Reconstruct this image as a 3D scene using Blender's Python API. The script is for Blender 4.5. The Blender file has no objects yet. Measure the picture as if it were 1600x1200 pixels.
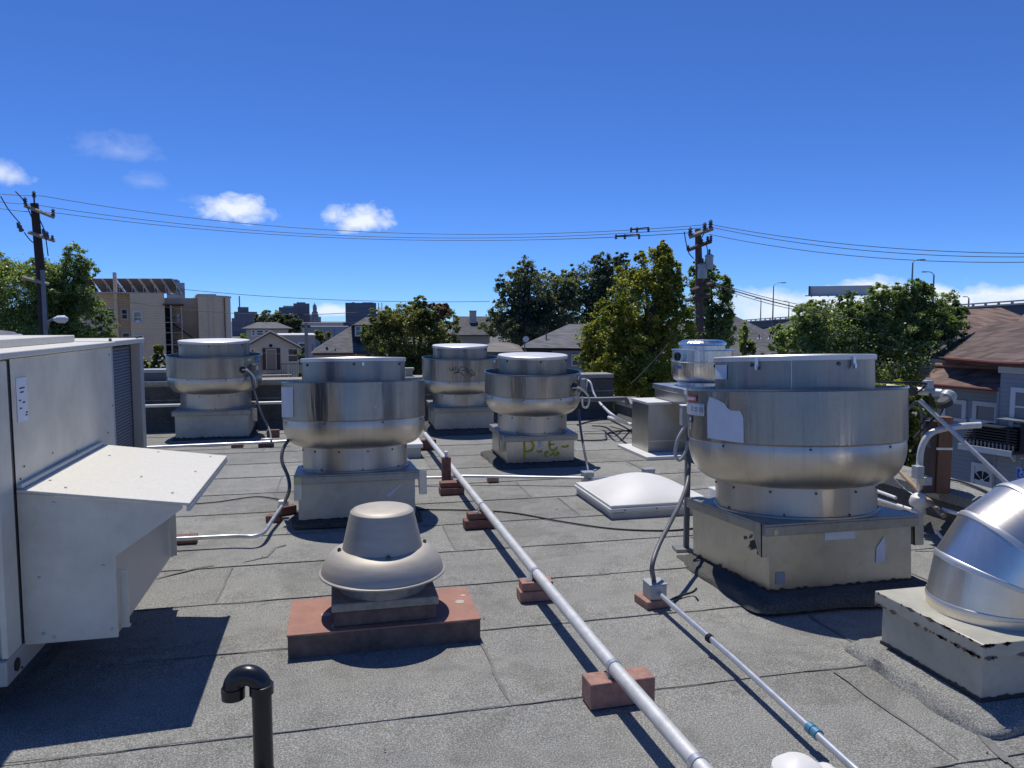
import bpy, math, random
from mathutils import Vector, Matrix, noise
random.seed(7)
R_ = math.radians
S = bpy.context.scene
COL = S.collection

# ---------------------------------------------------------------- camera
EYE = 1.45                      # metres above the roof
YAW = R_(13); PITCH = math.atan(100/1200)
FWD = Vector((math.sin(YAW), math.cos(YAW), 0)); RGT = Vector((math.cos(YAW), -math.sin(YAW), 0))
cam = bpy.data.cameras.new('camera'); cam.sensor_width = 36; cam.lens = 27
cam.clip_start = .05; cam.clip_end = 6000
camo = bpy.data.objects.new('camera', cam); COL.objects.link(camo)
camo.location = (0, 0, EYE); camo.rotation_euler = (R_(90)-PITCH, 0, -YAW)
S.camera = camo
S.render.resolution_x = 1024; S.render.resolution_y = 768

# survey helpers: a bearing read off the photograph plus a distance (or a level) gives a place in metres
_f3 = Vector((FWD.x*math.cos(PITCH), FWD.y*math.cos(PITCH), -math.sin(PITCH)))
_u3 = RGT.cross(_f3)
def ray(u, v): return _f3 + RGT*((u-800)/1200) + _u3*((600-v)/1200)
def at(u, v, D):
    d = ray(u, v); return Vector((0, 0, EYE)) + d*(D/d.dot(FWD))
def gp(u, v, z=0.):
    d = ray(u, v); return Vector((0, 0, EYE)) + d*((z-EYE)/d.z)
def wx(u, v, x):
    d = ray(u, v); return Vector((0, 0, EYE)) + d*(x/d.x)
def zat(v, D): return at(800, v, D).z

# ---------------------------------------------------------------- sun and sky
SUN_EL = R_(68.5); SUN_AZ = R_(-6)      # azimuth from +Y, clockwise
sun = bpy.data.lights.new('sun', 'SUN'); sun.energy = 3.8; sun.angle = R_(.53); sun.color = (1, .96, .89)
suno = bpy.data.objects.new('sun', sun); COL.objects.link(suno)
sd = Vector((math.sin(SUN_AZ)*math.cos(SUN_EL), math.cos(SUN_AZ)*math.cos(SUN_EL), math.sin(SUN_EL)))
suno.rotation_euler = sd.to_track_quat('Z', 'Y').to_euler(); suno.location = (0, 0, 30)
W = bpy.data.worlds.new('World'); S.world = W; W.use_nodes = True
SKY_STRENGTH = .11
def build_world():
    nt = W.node_tree; nt.nodes.clear(); N = nt.nodes.new; L = nt.links.new
    out = N('ShaderNodeOutputWorld'); bg = N('ShaderNodeBackground'); bg.inputs[1].default_value = SKY_STRENGTH
    sky = N('ShaderNodeTexSky'); sky.sky_type = 'NISHITA'; sky.sun_disc = False
    sky.sun_elevation = SUN_EL; sky.sun_rotation = SUN_AZ; sky.air_density = .6; sky.dust_density = 0; sky.ozone_density = 6
    tc = N('ShaderNodeTexCoord'); sep = N('ShaderNodeSeparateXYZ'); L(tc.outputs['Generated'], sep.inputs[0])
    def m(op, a, b=None, c=None, clamp=False):
        n = N('ShaderNodeMath'); n.operation = op; n.use_clamp = clamp
        for i, x in enumerate((a, b, c)):
            if x is None: continue
            if isinstance(x, (int, float)): n.inputs[i].default_value = x
            else: L(x, n.inputs[i])
        return n.outputs[0]
    X, Y, Z = sep.outputs
    az = m('ARCTAN2', X, Y); el = m('ARCSINE', Z)
    cmb = N('ShaderNodeCombineXYZ'); L(az, cmb.inputs[0]); L(m('MULTIPLY', el, 1.5), cmb.inputs[1])
    def nz(scale, detail, dist=0., w=0.):
        n = N('ShaderNodeTexNoise'); n.noise_dimensions = '4D'; n.inputs['W'].default_value = w
        n.inputs['Scale'].default_value = scale; n.inputs['Detail'].default_value = detail
        n.inputs['Roughness'].default_value = .62; n.inputs['Distortion'].default_value = dist
        L(cmb.outputs[0], n.inputs['Vector']); return n.outputs[0]
    n1 = nz(30, 8, .4, 1.3); n2 = nz(9, 6, .3, 4.)
    tot = None
    # u, v, half width px, half height px, density, softness
    for (u, v, hu, hv, den, soft) in ((368, 330, 60, 27, 1., .75), (560, 345, 56, 26, 1., .75), (-2, 272, 40, 24, .75, .9), (182, 236, 60, 24, .3, 1.3),
                                      (228, 284, 30, 18, .22, 1.4), (520, 487, 46, 14, .9, .7), (330, 315, 40, 12, .25, 1.2)):
        d = ray(u, v).normalized(); a0 = math.atan2(d.x, d.y); e0 = math.asin(d.z)
        da = m('DIVIDE', m('SUBTRACT', az, a0), hu/1200); de = m('DIVIDE', m('SUBTRACT', el, e0), hv/1200)
        # flat bottoms: stretch the lower half
        de = m('MULTIPLY', de, m('ADD', 1., m('MULTIPLY', m('LESS_THAN', de, 0.), .5)))
        r = m('SQRT', m('ADD', m('MULTIPLY', da, da), m('MULTIPLY', de, de)))
        k = m('SUBTRACT', m('ADD', 1., m('MULTIPLY', m('SUBTRACT', n1, .5), 2.1)), r)
        k = m('MULTIPLY', m('DIVIDE', k, soft, clamp=True), den)
        tot = k if tot is None else m('MAXIMUM', tot, k)
    # low bank of cloud over the far hills, to the right of the sun's bearing
    side = m('MULTIPLY', m('DIVIDE', m('SUBTRACT', az, R_(25)), R_(7), clamp=True), 1.)
    topel = m('ADD', R_(2.1), m('MULTIPLY', m('SUBTRACT', n2, .42), R_(4.5)))
    bank = m('DIVIDE', m('SUBTRACT', topel, el), R_(.7), clamp=True)
    bank = m('MULTIPLY', m('MULTIPLY', bank, side), m('ADD', .7, m('MULTIPLY', m('SUBTRACT', n1, .4), 1.8), clamp=True))
    tot = m('MAXIMUM', tot, bank)
    mix = N('ShaderNodeMix'); mix.data_type = 'RGBA'; L(tot, mix.inputs[0])
    tint = N('ShaderNodeMix'); tint.data_type = 'RGBA'; tint.blend_type = 'MULTIPLY'; tint.inputs[0].default_value = 1   # the camera's cool white balance, over the whole sky alike
    tint.inputs[7].default_value = (.49, .765, 1.22, 1); L(sky.outputs[0], tint.inputs[6]); L(tint.outputs[2], mix.inputs[6])
    mix.inputs[7].default_value = (7.4, 8., 8.8, 1)
    L(mix.outputs[2], bg.inputs[0]); L(bg.outputs[0], out.inputs[0])
build_world()
S.view_settings.view_transform = 'Standard'; S.view_settings.look = 'None'
S.view_settings.exposure = .08; S.view_settings.gamma = 1
S.render.engine = 'CYCLES'

# ---------------------------------------------------------------- materials
MATS = {}
class NT:
    def __init__(s, name):
        s.m = bpy.data.materials.new(name); s.m.use_nodes = True; s.t = s.m.node_tree
        s.b = s.t.nodes['Principled BSDF']; s.tc = None; MATS[name] = s.m
    def n(s, t, **k):
        o = s.t.nodes.new(t)
        for a, b in k.items(): setattr(o, a, b)
        return o
    def l(s, a, b): s.t.links.new(a, b)
    def co(s, kind='Object'):
        if not s.tc: s.tc = s.n('ShaderNodeTexCoord')
        return s.tc.outputs[kind]
    def noise(s, scale, detail=4, rough=.6, vec=None, stretch=None, dist=0):
        o = s.n('ShaderNodeTexNoise'); o.inputs['Scale'].default_value = scale; o.inputs['Detail'].default_value = detail
        o.inputs['Roughness'].default_value = rough; o.inputs['Distortion'].default_value = dist
        v = vec or s.co()
        if stretch:
            mp = s.n('ShaderNodeMapping'); mp.inputs['Scale'].default_value = stretch; s.l(v, mp.inputs[0]); v = mp.outputs[0]
        s.l(v, o.inputs['Vector']); return o.outputs[0]
    def ramp(s, fac, stops):
        r = s.n('ShaderNodeValToRGB'); s.l(fac, r.inputs[0]); e = r.color_ramp.elements
        while len(e) < len(stops): e.new(.5)
        for q, (p, c) in zip(e, stops):
            q.position = p; q.color = (*c, 1) if len(c) == 3 else c
        return r.outputs[0]
    def mixc(s, fac, a, b, mode='MIX'):
        x = s.n('ShaderNodeMix', data_type='RGBA', blend_type=mode)
        for i, q in ((0, fac), (6, a), (7, b)):
            if isinstance(q, (int, float)): x.inputs[i].default_value = q
            elif isinstance(q, tuple): x.inputs[i].default_value = (*q, 1)
            else: s.l(q, x.inputs[i])
        return x.outputs[2]
    def math(s, op, a, b=None, clamp=False):
        x = s.n('ShaderNodeMath', operation=op, use_clamp=clamp)
        for i, q in enumerate((a, b)):
            if q is None: continue
            if isinstance(q, (int, float)): x.inputs[i].default_value = q
            else: s.l(q, x.inputs[i])
        return x.outputs[0]
    def set(s, **k):
        for a, v in k.items():
            i = s.b.inputs[a.replace('_', ' ')]
            if isinstance(v, (int, float)): i.default_value = v
            elif isinstance(v, tuple): i.default_value = (*v, 1)
            else: s.l(v, i)
        return s
    def bump(s, h, strength=.3, dist=.01):
        b = s.n('ShaderNodeBump'); b.inputs['Strength'].default_value = strength; b.inputs['Distance'].default_value = dist
        s.l(h, b.inputs['Height']); s.l(b.outputs[0], s.b.inputs['Normal']); return s
def sc(c, k): return tuple(min(1, x*k) for x in c)
def plain(name, col, rough=.6, metal=0., var=.18, scale=6., bump=0., stretch=None, spec=.5):
    t = NT(name); nz = t.noise(scale, 6, .65, stretch=stretch)
    t.set(Base_Color=t.ramp(nz, [(.25, sc(col, 1-var)), (.75, sc(col, 1+var))]), Metallic=metal)
    t.set(Roughness=t.math('ADD', rough-.08, t.math('MULTIPLY', nz, .16)))
    t.b.inputs['Specular IOR Level'].default_value = spec
    if bump: t.bump(t.noise(scale*6, 4), bump, .01)
    return t.m
def felt(name, k=1.):                        # mineral-surfaced roofing
    t = NT(name); g = t.co()
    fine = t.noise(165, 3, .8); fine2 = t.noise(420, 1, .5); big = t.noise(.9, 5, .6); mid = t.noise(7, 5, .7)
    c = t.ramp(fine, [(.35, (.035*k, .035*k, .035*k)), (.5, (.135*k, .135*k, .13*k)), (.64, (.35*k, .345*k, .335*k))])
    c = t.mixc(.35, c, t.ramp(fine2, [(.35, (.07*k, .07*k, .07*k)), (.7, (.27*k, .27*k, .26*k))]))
    c = t.mixc(1., c, t.ramp(big, [(.3, (.84, .84, .81)), (.7, (1.1, 1.09, 1.03))]), 'MULTIPLY')
    c = t.mixc(1., c, t.ramp(mid, [(.28, (.78, .77, .76)), (.5, (1., 1., 1.)), (.8, (1.06, 1.06, 1.05))]), 'MULTIPLY')
    st = t.noise(1.3, 6, .65, dist=.6)          # water stains: darker pools with a paler tide line
    c = t.mixc(1., c, t.ramp(st, [(.3, (.87, .865, .85)), (.42, (.9, .895, .88)), (.46, (1.05, 1.045, 1.03)), (.52, (1., 1., 1.)), (.66, (1., 1., .99)), (.74, (.86, .85, .83))]), 'MULTIPLY')
    oi = t.n('ShaderNodeObjectInfo'); c = t.mixc(1., c, t.ramp(oi.outputs['Random'], [(0., (.92, .92, .92)), (1., (1.07, 1.07, 1.06))]), 'MULTIPLY')
    t.set(Base_Color=c, Roughness=.93); t.b.inputs['Specular IOR Level'].default_value = .25
    t.bump(fine, .5, .004); return t.m
def sheet_metal(name, col=(.6, .61, .62), r0=.24, r1=.42, streak=1., dirt=.0, aniso=.6, wave=.25):
    """spun / rolled aluminium: grain runs round the axis, faint upright rolling marks and dents"""
    t = NT(name); co = t.co(); sep = t.n('ShaderNodeSeparateXYZ'); t.l(co, sep.inputs[0])
    ang = t.math('ARCTAN2', sep.outputs[1], sep.outputs[0])
    cb = t.n('ShaderNodeCombineXYZ'); t.l(t.math('MULTIPLY', ang, 2.2), cb.inputs[0]); t.l(t.math('MULTIPLY', sep.outputs[2], .5), cb.inputs[2])
    st = t.noise(2.3, 3, .6, vec=cb.outputs[0]); hair = t.noise(60, 3, .6, stretch=(.05, .05, 6)); blot = t.noise(5, 6, .7)
    base = t.ramp(blot, [(.3, sc(col, .86)), (.7, sc(col, 1.06))])
    base = t.mixc(.35*streak, base, t.mixc(1., base, t.ramp(st, [(.3, (.72, .73, .76)), (.7, (1.12, 1.12, 1.1))]), 'MULTIPLY'))
    if dirt:
        d = t.noise(2.5, 7, .75); base = t.mixc(t.math('MULTIPLY', t.ramp(d, [(.45, (0, 0, 0)), (.75, (1, 1, 1))]), dirt), base, (.22, .2, .17))
    rv = t.n('ShaderNodeCombineXYZ'); t.l(t.math('MULTIPLY', ang, 9.), rv.inputs[0]); t.l(t.math('MULTIPLY', sep.outputs[2], .9), rv.inputs[2])
    run = t.noise(1.7, 5, .7, vec=rv.outputs[0])     # grey runs and oxide
    base = t.mixc(t.math('MULTIPLY', t.ramp(run, [(.54, (0, 0, 0)), (.72, (1, 1, 1))]), .45 if streak > .4 else .1), base, sc(col, .55))
    t.set(Base_Color=base, Metallic=1.)
    t.set(Roughness=t.math('ADD', r0, t.math('MULTIPLY', t.math('ADD', t.math('MULTIPLY', hair, .5), t.math('MULTIPLY', st, .5)), r1-r0)))
    if aniso:
        t.b.inputs['Anisotropic'].default_value = aniso; t.b.inputs['Anisotropic Rotation'].default_value = .25
        tg = t.n('ShaderNodeTangent', direction_type='RADIAL', axis='Z'); t.l(tg.outputs[0], t.b.inputs['Tangent'])
    t.bump(t.math('ADD', t.math('MULTIPLY', st, 1.), t.math('MULTIPLY', hair, .03)), wave, .03); return t.m
def galv(name, col=(.52, .53, .5), rough=.42, metal=.75, dirt=.3, dark=(.1, .09, .08)):
    t = NT(name); a = t.noise(2.2, 6, .7); b = t.noise(14, 5, .7); c = t.noise(1.2, 3, .5, stretch=(1, 1, .4))
    base = t.ramp(a, [(.28, sc(col, .72)), (.72, sc(col, 1.1))])
    base = t.mixc(t.math('MULTIPLY', t.ramp(b, [(.5, (0, 0, 0)), (.78, (1, 1, 1))]), dirt), base, dark)
    t.set(Base_Color=base, Metallic=metal, Roughness=t.math('ADD', rough-.12, t.math('MULTIPLY', a, .26)))
    t.bump(c, .25, .03); return t.m
def leafmat(name, c0, c1, c2, trans=.35):
    t = NT(name); geo = t.n('ShaderNodeNewGeometry'); rnd = geo.outputs['Random Per Island']; nz = t.noise(.55, 3, .6)
    f = t.math('ADD', t.math('MULTIPLY', rnd, .55), t.math('MULTIPLY', t.math('SUBTRACT', nz, .28), 1.), clamp=True)
    col = t.ramp(f, [(.1, c0), (.5, c1), (.92, c2)])
    t.set(Base_Color=col, Roughness=.38); t.b.inputs['Specular IOR Level'].default_value = .45
    tr = t.n('ShaderNodeBsdfTranslucent'); t.l(t.mixc(1., col, (1.35, 1.35, .5), 'MULTIPLY'), tr.inputs[0])
    mx = t.n('ShaderNodeMixShader'); mx.inputs[0].default_value = trans
    t.l(t.b.outputs[0], mx.inputs[1]); t.l(tr.outputs[0], mx.inputs[2])
    t.l(mx.outputs[0], t.t.nodes['Material Output'].inputs[0]); return t.m
def boards(name, col, pitch, var=.1, depth=.015, rough=.6):    # lap siding far off
    t = NT(name); sep = t.n('ShaderNodeSeparateXYZ'); t.l(t.co(), sep.inputs[0])
    fr = t.math('FRACT', t.math('DIVIDE', sep.outputs[2], pitch)); nz = t.noise(.7, 6, .7)
    cl = t.ramp(nz, [(.25, sc(col, 1-var)), (.75, sc(col, 1+var))])
    line = t.ramp(fr, [(0., (.45, .45, .45)), (.1, (1, 1, 1))])
    t.set(Base_Color=t.mixc(1., cl, line, 'MULTIPLY'), Roughness=rough); t.bump(fr, .6, depth); return t.m
def shingle(name, col, pitch=.14, var=.3):
    t = NT(name); sep = t.n('ShaderNodeSeparateXYZ'); t.l(t.co(), sep.inputs[0]); X, Y, Z = sep.outputs
    zz = t.math('DIVIDE', Z, pitch*.55); row = t.math('FLOOR', zz); fr = t.math('FRACT', zz)
    cb = t.n('ShaderNodeCombineXYZ'); t.l(t.math('MULTIPLY', t.math('ADD', X, t.math('MULTIPLY', Y, 1.3)), 3.2), cb.inputs[0]); t.l(t.math('MULTIPLY', row, 7.31), cb.inputs[1])
    wn = t.n('ShaderNodeTexWhiteNoise', noise_dimensions='2D')
    fl = t.n('ShaderNodeVectorMath', operation='FLOOR'); t.l(cb.outputs[0], fl.inputs[0]); t.l(fl.outputs[0], wn.inputs['Vector'])
    nz = t.noise(.8, 6, .7); gr = t.noise(25, 3, .7)
    cl = t.ramp(nz, [(.25, sc(col, .8)), (.75, sc(col, 1.15))])
    cl = t.mixc(1., cl, t.ramp(wn.outputs[0], [(0., (1-var,)*3), (1., (1+var,)*3)]), 'MULTIPLY')
    cl = t.mixc(1., cl, t.ramp(fr, [(0., (.55, .55, .55)), (.16, (1, 1, 1))]), 'MULTIPLY')
    cl = t.mixc(.5, cl, t.mixc(1., cl, t.ramp(gr, [(.3, (.6, .6, .6)), (.7, (1.3, 1.3, 1.3))]), 'MULTIPLY'))
    t.set(Base_Color=cl, Roughness=.9); t.bump(fr, .5, .015); return t.m
def tower(name, wall, glass, pitch, vpitch=0, share=.55):
    t = NT(name); sep = t.n('ShaderNodeSeparateXYZ'); t.l(t.co(), sep.inputs[0])
    h = t.math('FRACT', t.math('DIVIDE', sep.outputs[2], pitch)); f = t.math('LESS_THAN', h, share)
    if vpitch:
        q = t.math('FRACT', t.math('DIVIDE', t.math('ADD', sep.outputs[0], t.math('MULTIPLY', sep.outputs[1], .37)), vpitch))
        f = t.math('MULTIPLY', f, t.math('LESS_THAN', q, .68))
    t.set(Base_Color=t.mixc(f, wall, glass), Roughness=t.math('SUBTRACT', .75, t.math('MULTIPLY', f, .5))); return t.m
def glass(name, col=(.05, .06, .07), rough=.06):
    t = NT(name); t.set(Base_Color=col, Roughness=rough, Metallic=0.); t.b.inputs['Specular IOR Level'].default_value = .9
    t.bump(t.noise(1.2, 2), .08, .05); return t.m

# ---------------------------------------------------------------- mesh building
class MB:
    def __init__(s): s.v = []; s.f = []
    def add(s, vs, fs):
        o = len(s.v); s.v += [tuple(p) for p in vs]; s.f += [tuple(i+o for i in q) for q in fs]; return s
    def box(s, x0, x1, y0, y1, z0, z1, M=None):
        vs = [Vector((x, y, z)) for z in (z0, z1) for y in (y0, y1) for x in (x0, x1)]
        if M is not None: vs = [M @ p for p in vs]
        return s.add(vs, [(0, 2, 3, 1), (4, 5, 7, 6), (0, 1, 5, 4), (2, 6, 7, 3), (0, 4, 6, 2), (1, 3, 7, 5)])
    def frus(s, b, t, z0, z1):      # b, t = (x0,x1,y0,y1)
        vs = [(b[0], b[2], z0), (b[1], b[2], z0), (b[0], b[3], z0), (b[1], b[3], z0), (t[0], t[2], z1), (t[1], t[2], z1), (t[0], t[3], z1), (t[1], t[3], z1)]
        return s.add(vs, [(0, 2, 3, 1), (4, 5, 7, 6), (0, 1, 5, 4), (2, 6, 7, 3), (0, 4, 6, 2), (1, 3, 7, 5)])
    def prism(s, poly, a, b, axis='x', M=None):   # poly in the other two axes, extruded a..b
        n = len(poly)
        def P(p, t): q = {'x': (t, p[0], p[1]), 'y': (p[0], t, p[1]), 'z': (p[0], p[1], t)}[axis]; return M @ Vector(q) if M is not None else q
        vs = [P(p, a) for p in poly]+[P(p, b) for p in poly]
        return s.add(vs, [tuple(range(n))[::-1], tuple(range(n, 2*n))]+[(i, (i+1) % n, n+(i+1) % n, n+i) for i in range(n)])
    def lathe(s, prof, n=72, c=(0, 0, 0), loop=False, M=None):
        vs = []; m = len(prof)
        for r, z in prof:
            for k in range(n):
                a = 2*math.pi*k/n; p = Vector((c[0]+r*math.cos(a), c[1]+r*math.sin(a), c[2]+z)); vs.append(M @ p if M is not None else p)
        fs = []
        for i in range(m if loop else m-1):
            j = (i+1) % m
            for k in range(n): fs.append((i*n+k, i*n+(k+1) % n, j*n+(k+1) % n, j*n+k))
        s.add(vs, fs); o = len(s.v)-len(vs)
        if not loop:
            if prof[0][0] > 1e-6: s.f.append(tuple(o+k for k in range(n))[::-1])
            if prof[-1][0] > 1e-6: s.f.append(tuple(o+(m-1)*n+k for k in range(n)))
        return s
    def tube(s, pts, r, n=10, r2=None):
        pts = [Vector(p) for p in pts]; m = len(pts); vs = []; up = None
        for i, p in enumerate(pts):
            t = (pts[min(i+1, m-1)]-pts[max(i-1, 0)]).normalized()
            if up is None:
                up = Vector((0, 0, 1)) if abs(t.z) < .9 else Vector((1, 0, 0))
            e1 = (up-t*up.dot(t)).normalized(); e2 = t.cross(e1); up = e1
            rr = r if r2 is None else r+(r2-r)*i/(m-1)
            for k in range(n):
                a = 2*math.pi*k/n; vs.append(p+e1*(rr*math.cos(a))+e2*(rr*math.sin(a)))
        fs = [tuple(range(n))[::-1], tuple(range((m-1)*n, m*n))]
        for i in range(m-1):
            for k in range(n): fs.append((i*n+k, i*n+(k+1) % n, (i+1)*n+(k+1) % n, (i+1)*n+k))
        return s.add(vs, fs)
    def build(s, name, mat, parent=None, smooth=32, bevel=0., loc=None):
        me = bpy.data.meshes.new(name); me.from_pydata(s.v, [], s.f); me.validate(); me.update()
        if smooth:
            me.polygons.foreach_set('use_smooth', [True]*len(me.polygons)); me.set_sharp_from_angle(angle=R_(smooth))
        o = bpy.data.objects.new(name, me); COL.objects.link(o)
        me.materials.append(MATS[mat] if isinstance(mat, str) else mat)
        if parent is not None: o.parent = parent
        if loc is not None: o.location = loc
        if bevel:
            b = o.modifiers.new('bevel', 'BEVEL'); b.width = bevel; b.segments = 2; b.limit_method = 'ANGLE'; b.angle_limit = R_(40)
        return o
def tag(o, label=None, cat=None, group=None, kind=None):
    for k, v in (('label', label), ('category', cat), ('group', group), ('kind', kind)):
        if v: o[k] = v
    return o
def thing(name, label, cat, loc=(0, 0, 0), rz=0., group=None, rx=0.):
    o = bpy.data.objects.new(name, None); COL.objects.link(o); o.empty_display_size = .2
    o.location = loc; o.rotation_euler = (rx, 0, rz); return tag(o, label, cat, group)
def spline(pts, k=8):
    pts = [Vector(p) for p in pts]; out = []
    for i in range(len(pts)-1):
        p0, p1, p2, p3 = pts[max(i-1, 0)], pts[i], pts[i+1], pts[min(i+2, len(pts)-1)]
        for j in range(k):
            t = j/k; out.append(.5*((2*p1)+(p2-p0)*t+(2*p0-5*p1+4*p2-p3)*t*t+(3*p1-p0-3*p2+p3)*t**3))
    return out+[pts[-1]]
def sag(a, b, d, n=20):
    a = Vector(a); b = Vector(b); return [a.lerp(b, i/n)-Vector((0, 0, d*4*(i/n)*(1-i/n))) for i in range(n+1)]
def text_mesh(body, size, bold=False):
    cu = bpy.data.curves.new('t', 'FONT'); cu.body = body; cu.size = size; cu.align_x = 'CENTER'; cu.align_y = 'CENTER'; cu.resolution_u = 3
    if bold: cu.offset = size*.018
    ob = bpy.data.objects.new('t', cu); COL.objects.link(ob)
    dg = bpy.context.evaluated_depsgraph_get(); me = bpy.data.meshes.new_from_object(ob.evaluated_get(dg))
    vs = [tuple(v.co) for v in me.vertices]; fs = [tuple(p.vertices) for p in me.polygons]
    bpy.data.objects.remove(ob); bpy.data.curves.remove(cu); bpy.data.meshes.remove(me); return vs, fs

felt('felt', 1.6); felt('felt_dark', .7); felt('felt_skirt', .55); felt('felt_coping', 2.2)  # skirt felt is the roofing darkened: shade round the fan feet in its colour
plain('tar', (.032, .031, .032), .62, 0, .35, 20, .4)
plain('tar_line', (.17, .165, .155), .8, 0, .3, 25, .3)
sheet_metal('band_metal', (.36, .33, .285), .22, .36, 1., .1, .65, .3)
sheet_metal('bowl_metal', (.62, .575, .5), .3, .46, .5, .25, .5, .12)
sheet_metal('neck_metal', (.53, .495, .435), .36, .5, .5, .3, .4, .1)
sheet_metal('lid_metal', (.35, .325, .285), .3, .42, 1., .05, .6, .2)
sheet_metal('bright_metal', (.72, .7, .66), .2, .32, 1., 0., .5, .25)
sheet_metal('elbow_metal', (.8, .745, .655), .28, .38, .3, 0., 0., .04)
plain('lid_top', (.66, .65, .62), .45, .85, .06, 4, 0)
galv('curb_metal', (.52, .505, .455), .3, .88, .25); galv('curb_paint', (.52, .5, .405), .45, .15, .25)
galv('cap_metal', (.36, .355, .32), .45, .7, .45); galv('galv_bright', (.72, .73, .74), .3, .95, .05)
galv('duct_metal', (.46, .45, .42), .3, .9, .1)
galv('hvac_paint', (.79, .735, .59), .4, 0., .08, (.45, .41, .33)); plain('hvac_cream', (.66, .63, .54), .55, 0, .1, 60, .05)
plain('hvac_trim', (.46, .45, .41), .4, .2, .08, 3)
plain('white_paint', (.72, .71, .67), .5, 0, .1, 4); plain('white_dome', (.74, .72, .67), .5, 0, .06, 3)
plain('pvc_white', (.75, .75, .73), .35, 0, .08, 6); plain('conduit', (.62, .63, .63), .35, .7, .12, 12)
plain('pipe_paint', (.6, .6, .58), .5, .3, .16, 18, .1); plain('flex_grey', (.12, .125, .13), .5, 0, .12, 20)
plain('black_rubber', (.018, .019, .021), .5, 0, .2, 10); plain('abs_black', (.014, .016, .02), .28, 0, .15, 5)
plain('red_block', (.36, .2, .155), .85, 0, .35, 22, .5); plain('brown_block', (.2, .1, .08), .85, 0, .35, 22, .5)
plain('rust_pad', (.34, .175, .13), .85, 0, .22, 9, .3); plain('rust_dark', (.15, .11, .09), .8, .2, .5, 12, .3)
plain('vent_alu', (.45, .41, .345), .58, .35, .16, 5, .03, stretch=(1, 1, 7)); plain('collar_tan', (.32, .285, .235), .75, .1, .3, 30, .2); plain('screw', (.12, .12, .12), .4, .8)
plain('sticker', (.62, .66, .7), .6, 0, .07, 14); plain('sticker_white', (.74, .76, .8), .5, 0, .05, 8)
plain('sticker_red', (.35, .04, .07), .5); plain('sticker_navy', (.02, .05, .12), .5); plain('sticker_blue', (.03, .22, .62), .5)
plain('ink', (.03, .03, .035), .7); plain('ink_soft', (.28, .3, .33), .7); plain('yellow_spray', (.5, .43, .03), .7, 0, .3, 30)
plain('yellow_tag', (.55, .58, .28), .6); plain('wood_grey', (.33, .3, .26), .85, 0, .3, 6, .3, stretch=(6, 6, .5))
plain('wood_post', (.2, .105, .06), .8, 0, .3, 6, .3, stretch=(8, 8, .6)); plain('pole_wood', (.045, .035, .03), .9, 0, .3, 5, .3, stretch=(6, 6, .4))
plain('pole_brown', (.12, .085, .07), .9, 0, .3, 5, .3, stretch=(6, 6, .4)); plain('grey_pipe', (.13, .135, .14), .5, .3)
plain('wire', (.02, .021, .024), .6); plain('insulator', (.09, .085, .09), .35); plain('transformer', (.42, .43, .42), .45, .2)
plain('rusty_pole', (.33, .23, .15), .7, .2, .3, 15); plain('blue_joint', (.12, .3, .42), .4, .5)
# ================================================================ the roof we stand on
GROUND = -5.5
ground = MB().box(-2500, 2500, -300, 3500, GROUND-.5, GROUND)
plain('ground_mix', (.13, .125, .11), .9, 0, .35, .12, .1)
tag(ground.build('ground', 'ground_mix', smooth=0), kind='structure')
plain('stucco', (.4, .37, .32), .9, 0, .12, 2, .2)
tag(MB().box(-7.3, 4.36, -4.3, 11.1, GROUND, -.03).build('building_wall', 'stucco', smooth=0), kind='structure')
roof = tag(MB().box(-7.3, 4.36, -4.3, 11.1, -.03, -.006).build('roof', 'felt', smooth=0), kind='structure')
def jag(x, s=1.): return noise.noise(Vector((x*s, s*3.1, 0)))
def strip(mb, p, q, w0, z, seed=0, step=.05):
    """a thin uneven bead of bitumen from p to q"""
    p = Vector((*p, z)); q = Vector((*q, z)); d = q-p; n = max(2, int(d.length/step)); t = d.normalized(); s = Vector((-t.y, t.x, 0)); vs = []
    for i in range(n+1):
        c = p+d*(i/n); j = jag(i*.21+seed, 1.)*.012
        w = max(.0015, w0*(.55+.9*abs(jag(i*.33+seed*1.7, 1.)))*(1+.6*jag(i*.05+seed, 1.)))
        if 0 in (i, n): w *= .3
        vs += [c+s*(j-w), c+s*(j+w)]
    return mb.add(vs, [(2*i, 2*i+2, 2*i+3, 2*i+1) for i in range(n)])
SEAMS = [-4.3, -3.5, -2.8, -2.1, -1.4, -.7, 0, .68, 1.36, 2.05, 2.75, 3.47, 4.1, 4.72, 5.36, 6.02, 6.7, 7.4, 8.1, 8.8, 9.5, 10.2, 10.75]
ENDS = {9: (-1.9, 1.98), 10: (-3.9, .62, 2.25), 11: (-1.2, 3.2), 12: (-.62, 2.3), 13: (.72, 3.1), 14: (-.1, 1.75), 15: (-2.2, 1.55), 16: (-.5, 2.9), 17: (-3, .9), 18: (2.6,), 19: (-.8, 2.1), 20: (.4, 3.0)}
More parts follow.
